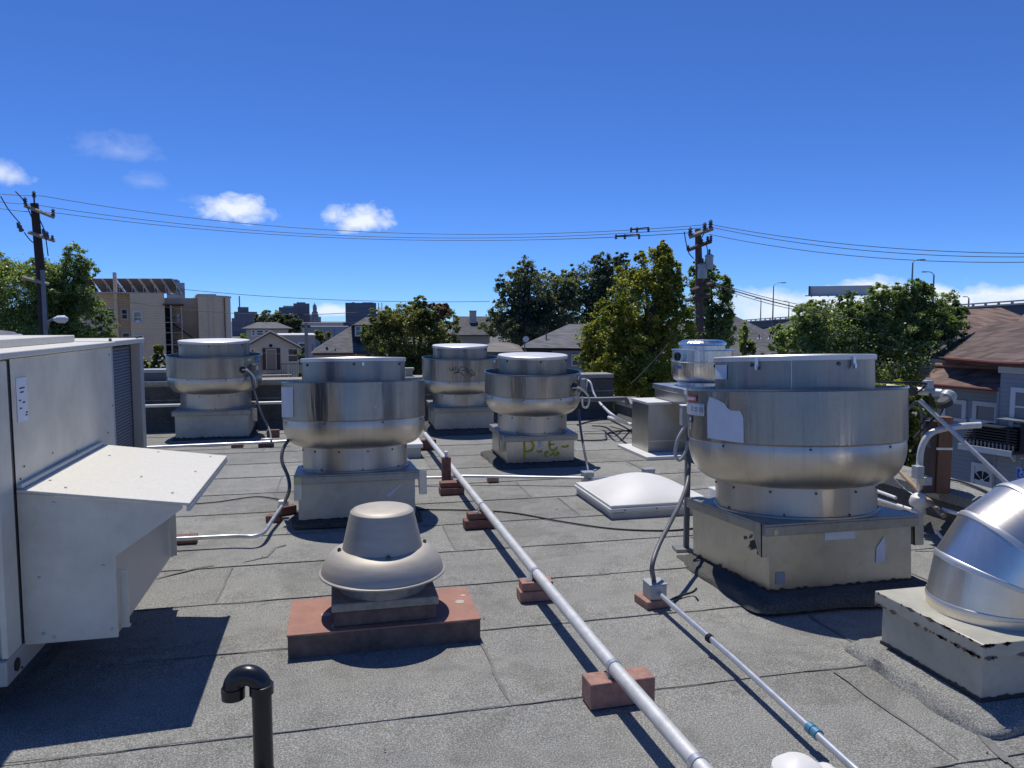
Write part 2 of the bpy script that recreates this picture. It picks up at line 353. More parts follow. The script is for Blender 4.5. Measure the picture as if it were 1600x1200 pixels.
for i in range(len(SEAMS)-1):
    xs = [-7.3]+list(ENDS.get(i, (-2.5+.7*(i % 3),)))+[4.0]
    y0, y1 = SEAMS[i], SEAMS[i+1]
    for a, b in zip(xs[:-1], xs[1:]):
        # the sheet's near edge laps over the next one down: a low uneven lip
        n = max(2, int((b-a)/.12)); vs = []
        for k in range(n+1):
            x = a+(b-a)*k/n; w = jag(x*1.3+i*9.7)*.010
            vs += [(x, y0-.035+w, -.004), (x, y0-.035+w, .0022), (x, y1+.0, -.0025)]
        fs = []
        for k in range(n): fs += [(3*k, 3*k+3, 3*k+4, 3*k+1), (3*k+1, 3*k+4, 3*k+5, 3*k+2)]
        sh = MB().add(vs, fs).build('roofing_sheet', 'felt', roof, smooth=0)
        bead = MB(); x = a+.03
        while x < b-.2:                          # bleed-out comes and goes along the lap
            x2 = min(b-.03, x+random.uniform(.5, 2.2)); strip(bead, (x, y0-.036), (x2, y0-.036), random.uniform(.002, .006), .0034, seed=i*5.3+x); x = x2+random.uniform(.05, .5)
        if a > -7: strip(bead, (a, y0-.02), (a+.03*jag(i*3.3), y1-.06), .008, .0046, seed=i*2.1+a)
        bead.build('tar_bead', 'tar_line', sh, smooth=0)
for k, pts in enumerate(([(2.31, 2.36), (2.2, 2.2), (2.13, 1.98), (2.12, 1.8)], [(2.31, 2.36), (2.42, 2.27)], [(-.56, 4.74), (-.42, 4.83), (-.4, 5.0), (-.33, 5.06)], [(-1.0, 4.55), (-.82, 4.68), (-.72, 4.72)])):
    mb = MB()
    for a, b in zip(pts[:-1], pts[1:]): strip(mb, a, b, .022 if k < 2 else .012, .0055, seed=k*7.7+a[0])
    mb.build('tar_patch', 'tar_line', roof, smooth=0)
mb = MB()                                        # loose grit and bits of debris too small to pick apart
for k in range(200):
    x = random.uniform(-2.5, 3.9); y = random.uniform(1.6, 10.5)**1.0; s = random.uniform(.002, .006); a = random.random()*6.28
    c = Vector((x, y, .006)); vs = [c+Vector((s*math.cos(a+j*1.57)*random.uniform(.6, 1.6), s*math.sin(a+j*1.57), 0)) for j in range(4)]+[c+Vector((0, 0, s*.9))]
    mb.add(vs, [(0, 1, 4), (1, 2, 4), (2, 3, 4), (3, 0, 4)])
o = mb.build('grit', 'tar', roof, smooth=0); o['kind'] = 'stuff'

def parapet(name, label, x0, x1, y0, y1, h, cop, axis):
    t = thing(name, label, 'parapet', ((x0+x1)/2, (y0+y1)/2, 0)); cx, cy = t.location.x, t.location.y
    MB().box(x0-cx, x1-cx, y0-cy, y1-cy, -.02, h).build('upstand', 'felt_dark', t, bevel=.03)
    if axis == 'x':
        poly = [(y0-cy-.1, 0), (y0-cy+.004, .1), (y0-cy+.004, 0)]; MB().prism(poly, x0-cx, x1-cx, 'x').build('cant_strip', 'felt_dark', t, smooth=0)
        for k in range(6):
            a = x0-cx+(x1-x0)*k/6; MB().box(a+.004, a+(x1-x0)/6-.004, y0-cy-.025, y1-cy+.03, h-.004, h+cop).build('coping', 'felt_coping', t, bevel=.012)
        MB().box(x0-cx, x1-cx, y0-cy-.006, y0-cy+.01, h*.66, h*.66+.015).build('lap_strip', 'felt', t, smooth=0)
    else:
        poly = [(x0-cx-.1, 0), (x0-cx+.004, .1), (x0-cx+.004, 0)]; MB().prism(poly, y0-cy, y1-cy, 'y').build('cant_strip', 'felt_dark', t, smooth=0)
        mb = MB(); n = 60; vs = []
        for k in range(n+1):
            y = y0-cy+(y1-y0)*k/n; w = jag(y*2.)*.015
            for (dx, dz) in ((-.012, -.07), (-.012, -.005), (.03, .022), ((x1-x0)-.03, .022), ((x1-x0)+.012, -.005), ((x1-x0)+.012, -.07)): vs.append((x0-cx+dx, y, h+dz+w*(.6 if dz > -.05 else .2)))
        fs = [(6*k+j, 6*k+j+1, 6*k+7+j, 6*k+6+j) for k in range(n) for j in range(5)]
        mb.add(vs, fs).build('cap_sheet', 'felt', t)
    return t
parapet('parapet_wall', 'dark felt-covered parapet with pale coping across the far edge of the roof', -7.3, 4.04, 10.76, 11.08, .6, .055, 'x')
parapet('parapet_wall', 'low grey felt-capped parapet running along the right edge of the roof', 4.03, 4.36, -4.3, 10.7, .29, 0, 'y')

# ================================================================ bowl-shaped exhaust fans
def wrap(vs, Rr, a0, z0, off=.002):
    return [((Rr+off)*math.cos(a0+x/Rr), (Rr+off)*math.sin(a0+x/Rr), z0+y) for x, y, *_ in vs]
def curved_patch(Rr, a0, a1, zt, zb, n=14, off=.0025):
    """zt, zb: functions of 0..1 across the patch"""
    vs = []; fs = []; m = 5
    for k in range(n+1):
        s = k/n; a = a0+(a1-a0)*s
        for j in range(m):
            z = zb(s)+(zt(s)-zb(s))*j/(m-1); w = off*(1+.6*jag(k*.9+j*2.2)); vs.append(((Rr+w)*math.cos(a), (Rr+w)*math.sin(a), z))
    for k in range(n):
        for j in range(m-1): fs.append((k*m+j, (k+1)*m+j, (k+1)*m+j+1, k*m+j+1))
    return MB().add(vs, fs)
def felt_skirt(par, half, ext, h, mat_, seed=0.):
    """roofing dressed up round a square foot: soft, lumpy, uneven at the toe"""
    prof = [(1.05, -.02), (1., .012), (.93, h*.55), (.8, h*.85), (.55, h*.98), (.3, h+.004), (.03, h+.012)]; per = []; n = 26
    for q in range(4):
        for k in range(n): per.append((q, -1+2*k/n))
    vs = []
    for i, (q, s) in enumerate(per):
        a = q*math.pi/2; ca, sa = math.cos(a), math.sin(a)
        for j, (e, z) in enumerate(prof):
            w = 1+.28*noise.noise(Vector((ca*2+s*2.6*sa+seed, sa*2-s*2.6*ca, .3*j)))*(1 if j < 5 else .2); d = half+ext*e*w; r_ = 1-.06*abs(s)**8*(1 if j < 4 else 0)
            x, y = s*d*r_, -d*r_; vs.append((ca*x-sa*y, sa*x+ca*y, z+(.012*noise.noise(Vector((s*5+q*7+seed, j*.9, 1.)))*(1 if 1 < j < 6 else 0))))
    m = len(prof); N_ = len(per); fs = [(i*m+j, ((i+1) % N_)*m+j, ((i+1) % N_)*m+j+1, i*m+j+1) for i in range(N_) for j in range(m-1)]
    return MB().add(vs, fs).build('felt_skirt', mat_, par, smooth=70)
def fan(label, cx, cy, R, lidR, neckR, zl, zr, zb, zo, zc, half, tilt, curb='curb_metal', skirt=.13, screws=True, skirt_h=.06):
    t = thing('exhaust_fan', label, 'exhaust fan', (cx, cy, 0), 0, 'bowl-shaped exhaust fans on the roof', R_(tilt))
    # roofing turned up round the foot
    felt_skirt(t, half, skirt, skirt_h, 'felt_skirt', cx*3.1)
    c = MB().box(-half, half, -half, half, .0, zc-.03).build('curb', curb, t, bevel=.004)
    # black tar smeared along the foot of each side
    mb = MB()
    for q in range(4):
        M = Matrix.Rotation(q*math.pi/2, 4, 'Z'); n = 44; vs = []
        for k in range(n+1):
            x = -half-.004+(2*half+.008)*k/n; h = .018+.03*max(0, jag(k*.55+q*9+cx*3))+.02*abs(jag(k*1.7+q+cy)); vs += [M @ Vector((x, -half-.004, skirt_h*.4)), M @ Vector((x, -half-.004, skirt_h+.004+h*.8))]
        mb.add(vs, [(2*k, 2*k+2, 2*k+3, 2*k+1) for k in range(n)])
    mb.build('tar_edge', 'tar', c, smooth=0)
    cap = half+.028
    MB().box(-cap, cap, -cap, cap, zc-.012, zc).box(-cap, cap, -cap, -cap+.006, zc-.06, zc-.012).box(-cap, cap, cap-.006, cap, zc-.06, zc-.012).box(-cap, -cap+.006, -cap+.006, cap-.006, zc-.06, zc-.012).box(cap-.006, cap, -cap+.006, cap-.006, zc-.06, zc-.012).build('curb_cap', 'cap_metal', t, bevel=.003)
    MB().lathe([(neckR*1.03, zc), (neckR*1.03, zc+.01), (neckR, zc+.014), (neckR, zo+.004)], 96).build('neck', 'neck_metal', t)
    prof = []; n = 16; Rb = R*.985
    for k in range(n+1):
        q = k/n*math.pi/2; prof.append((neckR+.004+(Rb-neckR)*math.sin(q)**.9, zo+(zb-.03-zo)*(1-math.cos(q))**.95))
    prof = [(neckR-.01, zo+.012), (neckR+.002, zo-.004)]+prof+[(Rb, zb-.004), (Rb+.008, zb+.002), (Rb+.002, zb+.008), (Rb-.012, zb+.008)]
    bowl = MB().lathe(prof, 112).build('bowl', 'bowl_metal', t)
    bt = MB().lathe([(R-.006, zb+.0), (R, zb+.006), (R, zr-.008), (R+.006, zr-.004), (R+.004, zr+.003), (R-.008, zr+.003), (R-.008, zb+.02)], 112, loop=True).build('wind_band', 'band_metal', t)
    MB().lathe([(R-.02, zb+.02), (lidR*.5, zb+.02)], 48).build('inner_plate', 'black_rubber', t)
    d = MB().lathe([(lidR-.006, zb+.03), (lidR-.006, zl-.014)], 96).build('motor_drum', 'lid_metal', t)
    MB().lathe([(lidR+.003, zl-.03), (lidR+.004, zl-.006), (lidR-.004, zl), (lidR*.5, zl+.006), (0, zl+.008)], 96).build('lid', 'lid_top', t)
    if screws:
        def ring(Rr, z, cnt, ph, par, s=.007):
            for k in range(cnt):
                a = ph+2*math.pi*k/cnt; M = Matrix.Translation((Rr*math.cos(a), Rr*math.sin(a), z)) @ Matrix.Rotation(a, 4, 'Z') @ Matrix.Rotation(math.pi/2, 4, 'Y')
                MB().lathe([(s, -.002), (s, .004), (s*.5, .007)], 8, M=M).build('screw', 'screw', par)
        ring(neckR, zo-.025, 12, .2, t); ring(Rb, zb-.015, 8, .35, t); ring(lidR-.004, zl-.05, 6, .5, t, .01); ring(neckR, zc+.02, 8, .1, t, .006)
    return t
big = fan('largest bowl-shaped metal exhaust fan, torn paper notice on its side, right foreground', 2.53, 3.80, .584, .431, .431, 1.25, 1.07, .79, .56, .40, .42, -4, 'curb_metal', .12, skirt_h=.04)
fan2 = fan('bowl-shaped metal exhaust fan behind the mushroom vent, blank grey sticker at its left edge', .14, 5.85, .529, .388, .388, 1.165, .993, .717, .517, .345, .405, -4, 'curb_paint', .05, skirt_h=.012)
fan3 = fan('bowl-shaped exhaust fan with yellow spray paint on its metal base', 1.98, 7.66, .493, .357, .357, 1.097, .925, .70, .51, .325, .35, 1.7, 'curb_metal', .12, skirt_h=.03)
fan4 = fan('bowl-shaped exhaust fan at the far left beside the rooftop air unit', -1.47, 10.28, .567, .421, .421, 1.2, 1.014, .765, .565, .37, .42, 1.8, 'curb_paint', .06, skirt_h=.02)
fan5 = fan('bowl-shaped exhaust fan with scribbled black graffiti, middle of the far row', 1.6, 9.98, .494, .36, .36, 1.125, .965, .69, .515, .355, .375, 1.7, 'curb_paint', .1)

# things stuck on or hung from the fans
def camang(f): return math.atan2(-f.location.y, -f.location.x)
def phi(f, Rr, u, uc, rpx): return camang(f)+math.asin(max(-.995, min(.995, (u-uc)/rpx)))
def zf(f, v, Rr):       # level of a mark on the near side of the fan
    D = f.location.xy.dot(FWD.xy)-Rr*.9; return zat(v, D)-Rr*.9*math.sin(-f.rotation_euler.x)
# torn paper notice
def lerp_tab(tab): 
    def g(s):
        for (a, x), (b, y) in zip(tab[:-1], tab[1:]):
            if s <= b: return x+(y-x)*(s-a)/(b-a+1e-9)
        return tab[-1][1]
    return g
a0, a1 = phi(big, .584, 1126, 1246, 164), phi(big, .584, 1181, 1246, 164)
curved_patch(.584, a0, a1, lerp_tab([(0, .985), (.08, 1.035), (.35, 1.02), (.55, 1.0), (.62, .975), (.72, .965), (.93, .965), (1, .93)]), lerp_tab([(0, .812), (1, .80)]), 26, .003).build('torn_notice', 'sticker', big)
a0, a1 = phi(big, .584, 1087, 1246, 164), phi(big, .584, 1108, 1246, 164)
lab = curved_patch(.584, a0, a1, lambda s: 1.042, lambda s: 1.002).build('brand_label', 'sticker_red', big); lab['label'] = 'small dark red brand label'
vs, fs = text_mesh('Captiveaire', .034, True); wd = max(v[0] for v in vs)-min(v[0] for v in vs); k = (a1-a0)*.584*.88/wd
MB().add(wrap([(x*k, y) for x, y, _ in vs], .584, (a0+a1)/2, 1.021, .006), fs).build('lettering', 'sticker_white', lab, smooth=0)
a0, a1 = phi(big, .584, 1083, 1246, 164), phi(big, .584, 1121, 1246, 164)
st = curved_patch(.584, a0, a1, lambda s: .993, lambda s: .928).build('instruction_strip', 'sticker', big); st['label'] = 'pale strip of printed instruction boxes'
wid = (a1-a0)*.584
for q in range(6):
    x0 = -wid/2+wid*(q/6)+.004; x1 = -wid/2+wid*((q+1)/6)-.004
    if q >= 3:
        MB().add(wrap([(x0+.006, -.014), (x1-.006, -.014), (x1-.006, .016), (x0+.006, .016)], .584, (a0+a1)/2, .96, .006), [(0, 1, 2, 3)]).build('picture', 'ink_soft', st, smooth=0)
    mb = MB()
    for r in range(5 if q < 3 else 2):
        y = (.026-.011*r) if q < 3 else (.027-.05*r); e = random.uniform(.0, .012)
        mb.add(wrap([(x0, y-.002), (x1-e, y-.002), (x1-e, y+.002), (x0, y+.002)], .584, (a0+a1)/2, .96, .006), [(0, 1, 2, 3)])
    mb.build('print_lines', 'ink_soft', st, smooth=0)
ac = phi(big, .584, 1095, 1246, 164)
lg = curved_patch(.584, ac-.055, ac+.055, lambda s: .922, lambda s: .885).build('logo_decal', 'sticker_navy', big)
MB().add(wrap([(-.022, -.016), (-.004, .002), (.0, .016), (.006, .004), (.022, .014), (.008, -.006), (.004, -.016), (-.004, -.004)], .584, ac, .903, .006), [(0, 1, 2), (0, 2, 3, 7), (3, 4, 5), (3, 5, 6, 7)]).build('arrow', 'sticker_white', lg, smooth=0)
vs, fs = text_mesh('IN', .036, True); MB().add(wrap([(-y*1., x*1.) for x, y, _ in vs], .584, ac, .862, .005), fs).build('lettering', 'sticker_white', lg, smooth=0)
a0, a1 = phi(big, .43, 1125, 1242, 121), phi(big, .43, 1147, 1242, 121)
curved_patch(.426, a0, a1, lambda s: 1.205, lambda s: 1.125).build('paper_label', 'sticker_white', big)
for u in (1195, 1325):                      # lid clips
    a = phi(big, .43, u, 1242, 121); M = Matrix.Translation((.433*math.cos(a), .433*math.sin(a), 1.215)) @ Matrix.Rotation(a, 4, 'Z')
    MB().box(-.006, .012, -.009, .009, -.025, .02, M).box(.004, .02, -.006, .006, -.04, -.015, M).build('lid_clip', 'galv_bright', big)
M = Matrix.Rotation(camang(big)+.0, 4, 'Z'); MB().box(.4262, .4285, -.0012, .0012, 1.07, 1.235, M).build('drum_seam', 'galv_bright', big, smooth=0)
# hinge plates at the big fan's curb
def hinge(par, x, y, z, rz, sx=1):
    M = Matrix.Translation((x, y, z)) @ Matrix.Rotation(rz, 4, 'Z')
    h = MB().prism([(-.06*sx, .07), (.05*sx, .07), (.05*sx, -.1), (.02*sx, -.1), (-.02*sx, -.02)], -.004, .004, 'y', M).build('hinge_plate', 'cap_metal', par)
    MB().box(.045*sx-.006, .045*sx+.006, -.05, .004, -.1, .07, M).box(.02*sx-.004, .02*sx+.004, -.035, -.004, -.08, .05, M).build('hinge_arm', 'curb_metal', h)
hinge(big, -.45, -.37, .33, math.pi/2, -1); hinge(big, .455, -.36, .33, math.pi/2, -1); hinge(fan2, -.43, -.36, .27, math.pi/2, -1); hinge(fan2, .44, -.36, .27, math.pi/2, -1); hinge(fan3, -.39, -.2, .25, math.pi/2, -1); hinge(fan4, .45, -.1, .28, math.pi/2, -1); hinge(fan5, -.4, -.1, .26, math.pi/2, -1)
mb = MB()
for k in range(60):                          # pitted tar on the plate beside the near corner
    x = -.424; y = -.4+random.gauss(.1, .045); z = .27+random.gauss(0, .022); s = random.uniform(.006, .016)
    mb.add([(x, y-s, z), (x-.002, y, z-s*.8), (x, y+s, z), (x-.002, y, z+s*.8)], [(0, 1, 2, 3)])
mb.build('tar_smear', 'tar', big, smooth=0)
MB().box(-.405, -.385, -.452, -.449, .345, .372).build('tag_sticker', 'yellow_tag', big, smooth=0)
MB().box(-.38, -.33, -.424, -.4215, .09, .15).build('square_decal', 'ink_soft', big, smooth=0)
MB().prism([(.2, .16), (.255, .16), (.26, .24), (.25, .29), (.205, .235)], -.4245, -.422, 'y').build('peeled_label', 'sticker', big, smooth=0)
MB().box(-.1, .08, -.4235, -.4215, .295, .335).build('tape_strip', 'sticker', big, smooth=0)
# blank sticker and marks on the second fan
a0, a1 = phi(fan2, .529, 446.5, 556, 111), phi(fan2, .529, 467.5, 556, 111)
curved_patch(.529, a0, a1, lambda s: .958, lambda s: .737+.01*s).build('blank_sticker', 'sticker', fan2)
a = phi(fan2, .388, 570, 557, 81); MB().box(-.005, .014, -.008, .008, -.012, .012, Matrix.Translation((.386*math.cos(a), .386*math.sin(a), 1.115)) @ Matrix.Rotation(a, 4, 'Z')).build('lid_clip', 'galv_bright', fan2)
MB().box(-.43, -.38, -.4355, -.433, .29, .335).build('tag_sticker', 'yellow_tag', fan2, smooth=0)
MB().prism([(.2, .17), (.225, .165), (.31, .25), (.305, .255), (.22, .19)], -.4085, -.4055, 'y').build('scratch', 'sticker', fan2, smooth=0)
# paint on the third fan's base: the letters P - E - and a scrawl below
def spray(par, x0, z0, y, strokes, r=.011):
    for st_ in strokes:
        pts = spline([(x0+a, y, z0+b) for a, b in st_], 5); mb = MB(); vs = []
        for i, p in enumerate(pts):
            w = r*(1+.35*jag(i*.9+x0*31)); t = (pts[min(i+1, len(pts)-1)]-pts[max(i-1, 0)]).normalized(); s = Vector((-t.z, 0, t.x))
            vs += [p+s*w, p-s*w]
        mb.add(vs, [(2*i, 2*i+1, 2*i+3, 2*i+2) for i in range(len(pts)-1)]).build('spray_paint', 'yellow_spray', par, smooth=0)
yy = -.3535
spray(fan3, -.17, .085, yy, [[(0, .18), (.003, .09), (0, .0)], [(-.012, .183), (.06, .183), (.095, .135), (.07, .085), (.008, .075)]], .012)
spray(fan3, -.04, .165, yy, [[(0, .0), (.025, -.012), (.055, .0)]]); spray(fan3, .09, .17, yy, [[(.075, .105), (.02, .103), (.0, .075), (.0, .03), (.015, .0), (.06, .0), (.08, .025)], [(.0, .052), (.05, .054)]], .011)
spray(fan3, .22, .2, yy, [[(0, .005), (.03, -.008), (.07, .006)]]); spray(fan3, .05, .12, yy, [[(.03, .03), (0, .02), (.005, -.01), (.03, -.018)], [(.08, .03), (.085, .0), (.12, -.005), (.135, .015), (.11, .022)], [(.05, .01), (.06, -.015)]], .011)
mb = MB()
for k in range(26):
    x = -.02+random.gauss(0, .013)+(.012 if k % 2 else -.002); z = .235+random.uniform(-.04, .03); s = random.uniform(.004, .008); mb.add([(x-s, yy-.001, z-s), (x+s, yy-.001, z-s*.6), (x+s*.7, yy-.001, z+s), (x-s*.8, yy-.001, z+s*.5)], [(0, 1, 2, 3)])
mb.build('torn_sticker', 'sticker_white', fan3, smooth=0)
# scribble on the fifth fan
ac = phi(fan5, .494, 725, 721, 59)
for k, st_ in enumerate(([(-.16, .03), (-.165, -.0), (-.14, -.01), (-.12, .03), (-.125, -.005), (-.1, .0), (-.085, .045)], [(-.1, -.035), (-.06, -.02), (-.07, .03), (-.05, -.02), (-.03, .03), (.02, .035), (.03, .0), (-.02, -.01)], [(-.11, -.045), (-.04, -.035), (.02, -.08)],
        [(.03, .01), (.06, .012), (.04, -.03), (.08, -.02), (.07, -.05), (.12, -.04), (.11, .0), (.07, -.02)], [(.09, -.06), (.1, -.09), (.12, -.06), (.14, -.08), (.15, -.03)])):
    p2 = spline([(x, y, 0) for x, y in st_], 6); vs = []
    for i, p in enumerate(p2):
        t = (p2[min(i+1, len(p2)-1)]-p2[max(i-1, 0)]).normalized(); s = Vector((-t.y, t.x, 0))*.004; vs += [p+s, p-s]
    MB().add(wrap(vs, .494, ac, .845, .003), [(2*i, 2*i+1, 2*i+3, 2*i+2) for i in range(len(p2)-1)]).build('graffiti_stroke', 'ink', fan5, smooth=0)
for f, u, uc, rp, Rr, z in ((fan5, 773, 721, 59, .494, .93), (fan3, 903, 833, 75, .493, .88)):
    a = phi(f, Rr, u, uc, rp); curved_patch(Rr, a-.05, a+.05, lambda s: z+.018, lambda s: z-.018).build('small_label', 'sticker', f)
a = phi(fan4, .567, 385, 337, 70); curved_patch(.567, a-.05, a+.06, lambda s: .995, lambda s: .96).build('small_label', 'yellow_tag', fan4)
a = phi(fan4, .567, 398, 337, 70); curved_patch(.567, a-.09, a+.08, lambda s: .995, lambda s: .955).build('small_label', 'sticker_blue', fan4)
# disconnect switches with their cable loops
def switch(par, Rr, ang, z, w, h, d=.06, mat_='cap_metal', grom=None):
    M = Matrix.Translation((Rr*math.cos(ang), Rr*math.sin(ang), z)) @ Matrix.Rotation(ang, 4, 'Z')
    b = MB().box(0, d, -w/2, w/2, -h/2, h/2, M).box(d, d+.006, -w/2-.004, w/2+.004, -h/2, h/2+.004, M).build('switch_box', mat_, par, bevel=.004)
    MB().box(d+.006, d+.016, -w*.18, w*.18, -h*.1, h*.3, M).build('switch_handle', 'sticker', b)
    if grom:
        G_ = Matrix.Translation((Rr*math.cos(ang+grom), Rr*math.sin(ang+grom), z)) @ Matrix.Rotation(ang+grom, 4, 'Z') @ Matrix.Rotation(math.pi/2, 4, 'Y')
        MB().lathe([(.04, -.01), (.04, .012), (.022, .016), (.02, -.01)], 20, M=G_).build('grommet', 'black_rubber', par)
a = phi(fan4, .567, 390, 337, 70); switch(fan4, .567, a, .86, .075, .12, grom=-.28)
def onfan(f, Rr, u, uc, rp, z, out=.03):
    a = phi(f, Rr, u, uc, rp); return Vector(((Rr+out)*math.cos(a), (Rr+out)*math.sin(a), z))
MB().tube(spline([onfan(fan4, .567, 374, 337, 70, .86, .0), onfan(fan4, .567, 378, 337, 70, .855, .06), onfan(fan4, .567, 384, 337, 70, .76, .09), onfan(fan4, .567, 389, 337, 70, .66, .05)]), .012).build('flexible_conduit', 'conduit', fan4)
a = phi(fan3, .493, 903, 833, 75); switch(fan3, .493, a+.15, .80, .07, .13, grom=-.35)
MB().tube(spline([onfan(fan3, .493, 893, 833, 75, .79, 0), onfan(fan3, .493, 897, 833, 75, .785, .07), onfan(fan3, .493, 905, 833, 75, .68, .1), onfan(fan3, .493, 906, 833, 75, .58, .08), onfan(fan3, .493, 903, 833, 75, .6, .05), onfan(fan3, .493, 902, 833, 75, .7, .05)]), .011).build('flexible_conduit', 'conduit', fan3)

# ================================================================ big air unit on the left
hv = thing('rooftop_air_unit', 'large beige rooftop air conditioning unit with sloping intake hood on the left', 'air conditioner', (-1.153, 2.96, 0))
ox, oy = 1.153, -2.96
def hb(x0, x1, y0, y1, z0, z1, name, mat_, par=hv, bevel=.004): return MB().box(x0+ox, x1+ox, y0+oy, y1+oy, z0, z1).build(name, mat_, par, bevel=bevel)
XW = -1.153
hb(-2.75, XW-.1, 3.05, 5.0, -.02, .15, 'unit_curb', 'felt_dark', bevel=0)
br = hb(-2.8, XW+.003, 2.955, 5.12, .155, .245, 'base_rail', 'hvac_trim')
for y in (3.04, 3.08): MB().lathe([(.024 if y < 3.06 else .004, 0), (.024 if y < 3.06 else .004, .004)], 20, M=Matrix.Translation((.0035, y+oy, .2 if y < 3.06 else .17)) @ Matrix.Rotation(math.pi/2, 4, 'Y')).build('rail_hole', 'black_rubber', br, smooth=0)
hb(-2.79, XW-.02, 2.99, 4.44, .245, 1.31, 'cabinet', 'hvac_paint')
hb(XW-.02, XW+.002, 2.975, 3.1, .247, 1.305, 'corner_post', 'hvac_paint'); hb(-2.78, XW-.03, 2.972, 2.99, .25, 1.3, 'end_panel', 'hvac_paint')
hb(XW-.02, XW, 3.104, 3.118, .247, 1.305, 'panel_gap', 'black_rubber', bevel=0)
# side panel, very slightly dished so that it catches the light like thin sheet
vs = []; fs = []; nx, nz_ = 26, 22
for j in range(nz_+1):
    for i in range(nx+1):
        y = 3.122+(4.425-3.122)*i/nx; z = .25+(1.308-.25)*j/nz_
        e = math.sin(math.pi*i/nx)*math.sin(math.pi*j/nz_); vs.append((XW+.003+ox-.006*e+.004*jag(y*2.2+z*3.1)*e+.003*noise.noise(Vector((y*3, z*4, 5)))*e, y+oy, z))
for j in range(nz_):
    for i in range(nx): fs.append((j*(nx+1)+i, j*(nx+1)+i+1, (j+1)*(nx+1)+i+1, (j+1)*(nx+1)+i))
MB().add(vs, fs).build('side_panel', 'hvac_paint', hv, smooth=60)
hb(XW-.01, XW+.006, 4.426, 4.446, .245, 1.31, 'panel_edge', 'hvac_trim')
t = NT('coil'); sep = t.n('ShaderNodeSeparateXYZ'); t.l(t.co(), sep.inputs[0]); fr = t.math('FRACT', t.math('DIVIDE', sep.outputs[2], .0175))
t.set(Base_Color=t.ramp(fr, [(.2, (.035, .04, .05)), (.5, (.2, .22, .26)), (.8, (.035, .04, .05))]), Roughness=.5, Metallic=.4); t.bump(t.math('ABSOLUTE', t.math('SUBTRACT', fr, .5)), .8, .01)
hb(-2.7, XW-.035, 4.446, 4.95, .25, 1.3, 'condenser_coil', 'coil', bevel=0)
hb(-2.6, XW-.05, 4.95, 5.05, .25, 1.3, 'dark_recess', 'black_rubber', bevel=0); hb(XW-.06, XW+.004, 5.05, 5.12, .247, 1.31, 'corner_post', 'hvac_trim'); hb(-2.79, XW-.07, 5.06, 5.11, .25, 1.3, 'end_panel', 'hvac_trim')  # recess between coil and post: its shade is put in as a black block
hb(-2.81, XW+.018, 2.95, 4.46, 1.312, 1.336, 'lid_panel', 'hvac_cream'); hb(-2.81, XW+.012, 4.464, 5.13, 1.312, 1.34, 'lid_panel', 'hvac_cream')
hb(-2.75, XW-.16, 2.98, 4.4, 1.3365, 1.372, 'lid_rib', 'hvac_cream')
gx, gy = -2.02+ox, 4.62+oy
MB().lathe([(.36, 1.335), (.36, 1.36), (.33, 1.385), (.2, 1.405), (0, 1.412)], 48, c=(gx, gy, 0)).build('fan_guard', 'flex_grey', hv)
MB().tube([(gx+.36*math.cos(a/10), gy+.36*math.sin(a/10), 1.365) for a in range(0, 64)], .008, 6).build('guard_ring', 'hvac_trim', hv)
pl = MB().box(XW+.0035+ox, XW+.005+ox, 3.165+oy, 3.265+oy, 1.07, 1.235).build('paper_label', 'sticker_white', hv, smooth=0)
mb = MB()
for (y0, y1, z) in ((3.19, 3.24, 1.195), (3.195, 3.23, 1.18), (3.18, 3.2, 1.15), (3.215, 3.24, 1.14), (3.185, 3.205, 1.12), (3.24, 3.26, 1.10), (3.235, 3.255, 1.09)):
    mb.add([(XW+.0058+ox, y0+oy, z-.002), (XW+.0058+ox, y1+oy, z-.002), (XW+.0058+ox, y1+oy, z+.003), (XW+.0058+ox, y0+oy, z+.003)], [(0, 1, 2, 3)])
mb.build('print_lines', 'ink', pl, smooth=0)
# intake hood
XT, XK, Y0, Y1 = -.585, -.83, 3.125, 4.165
zw, zt, zk, zb = .815, .738, .552, .236
side = [(XW+.002, zw), (XT, zt), (XT, zt-.015), (XK, zk), (XK, zb), (XW+.002, zb)]
hood = MB().prism([(x+ox, z) for x, z in side], Y0+oy, Y0+oy+.012, 'y').build('hood_side', 'hvac_paint', hv, bevel=.002)
MB().prism([(x+ox, z) for x, z in side], Y1+oy-.012, Y1+oy, 'y').build('hood_side', 'hvac_paint', hv, bevel=.002)
def slab(p, q, y0, y1, th, name, mat_):
    (x0, z0), (x1, z1) = p, q; return MB().prism([(x0+ox, z0), (x1+ox, z1), (x1+ox, z1+th), (x0+ox, z0+th)], y0+oy, y1+oy, 'y').build(name, mat_, hv, bevel=.003)
top = slab((XW+.004, zw+.003), (XT+.03, zt+.001-.003), Y0-.012, Y1+.012, .012, 'hood_top', 'hvac_cream')
MB().box(XT+.018+ox, XT+.031+ox, Y0-.012+oy, Y1+.012+oy, zt-.022, zt-.0035).build('hood_lip', 'hvac_cream', top)
MB().box(XW+.004+ox, XW+.02+ox, Y0+oy, Y1+oy, zw+.016, zw+.03).build('hood_flange', 'hvac_cream', top)
hb(XK-.02, XK-.006, Y0+.013, Y1-.013, zb+.004, zw-.06, 'filter_panel', 'hvac_trim')
hb(XW+.01, XK-.021, Y0+.013, Y1-.013, zb, zb+.01, 'hood_floor', 'hvac_paint')
for y in (Y0+.045, Y1-.06): MB().box(XK+.0+ox, XK+.03+ox, y+oy, y+.004+oy, zb+.02, zb+.25).box(XK+.002+ox, XK+.03+ox, y+.004+oy, y+.03+oy, zb+.02, zb+.024).build('hood_bracket', 'hvac_paint', hv)
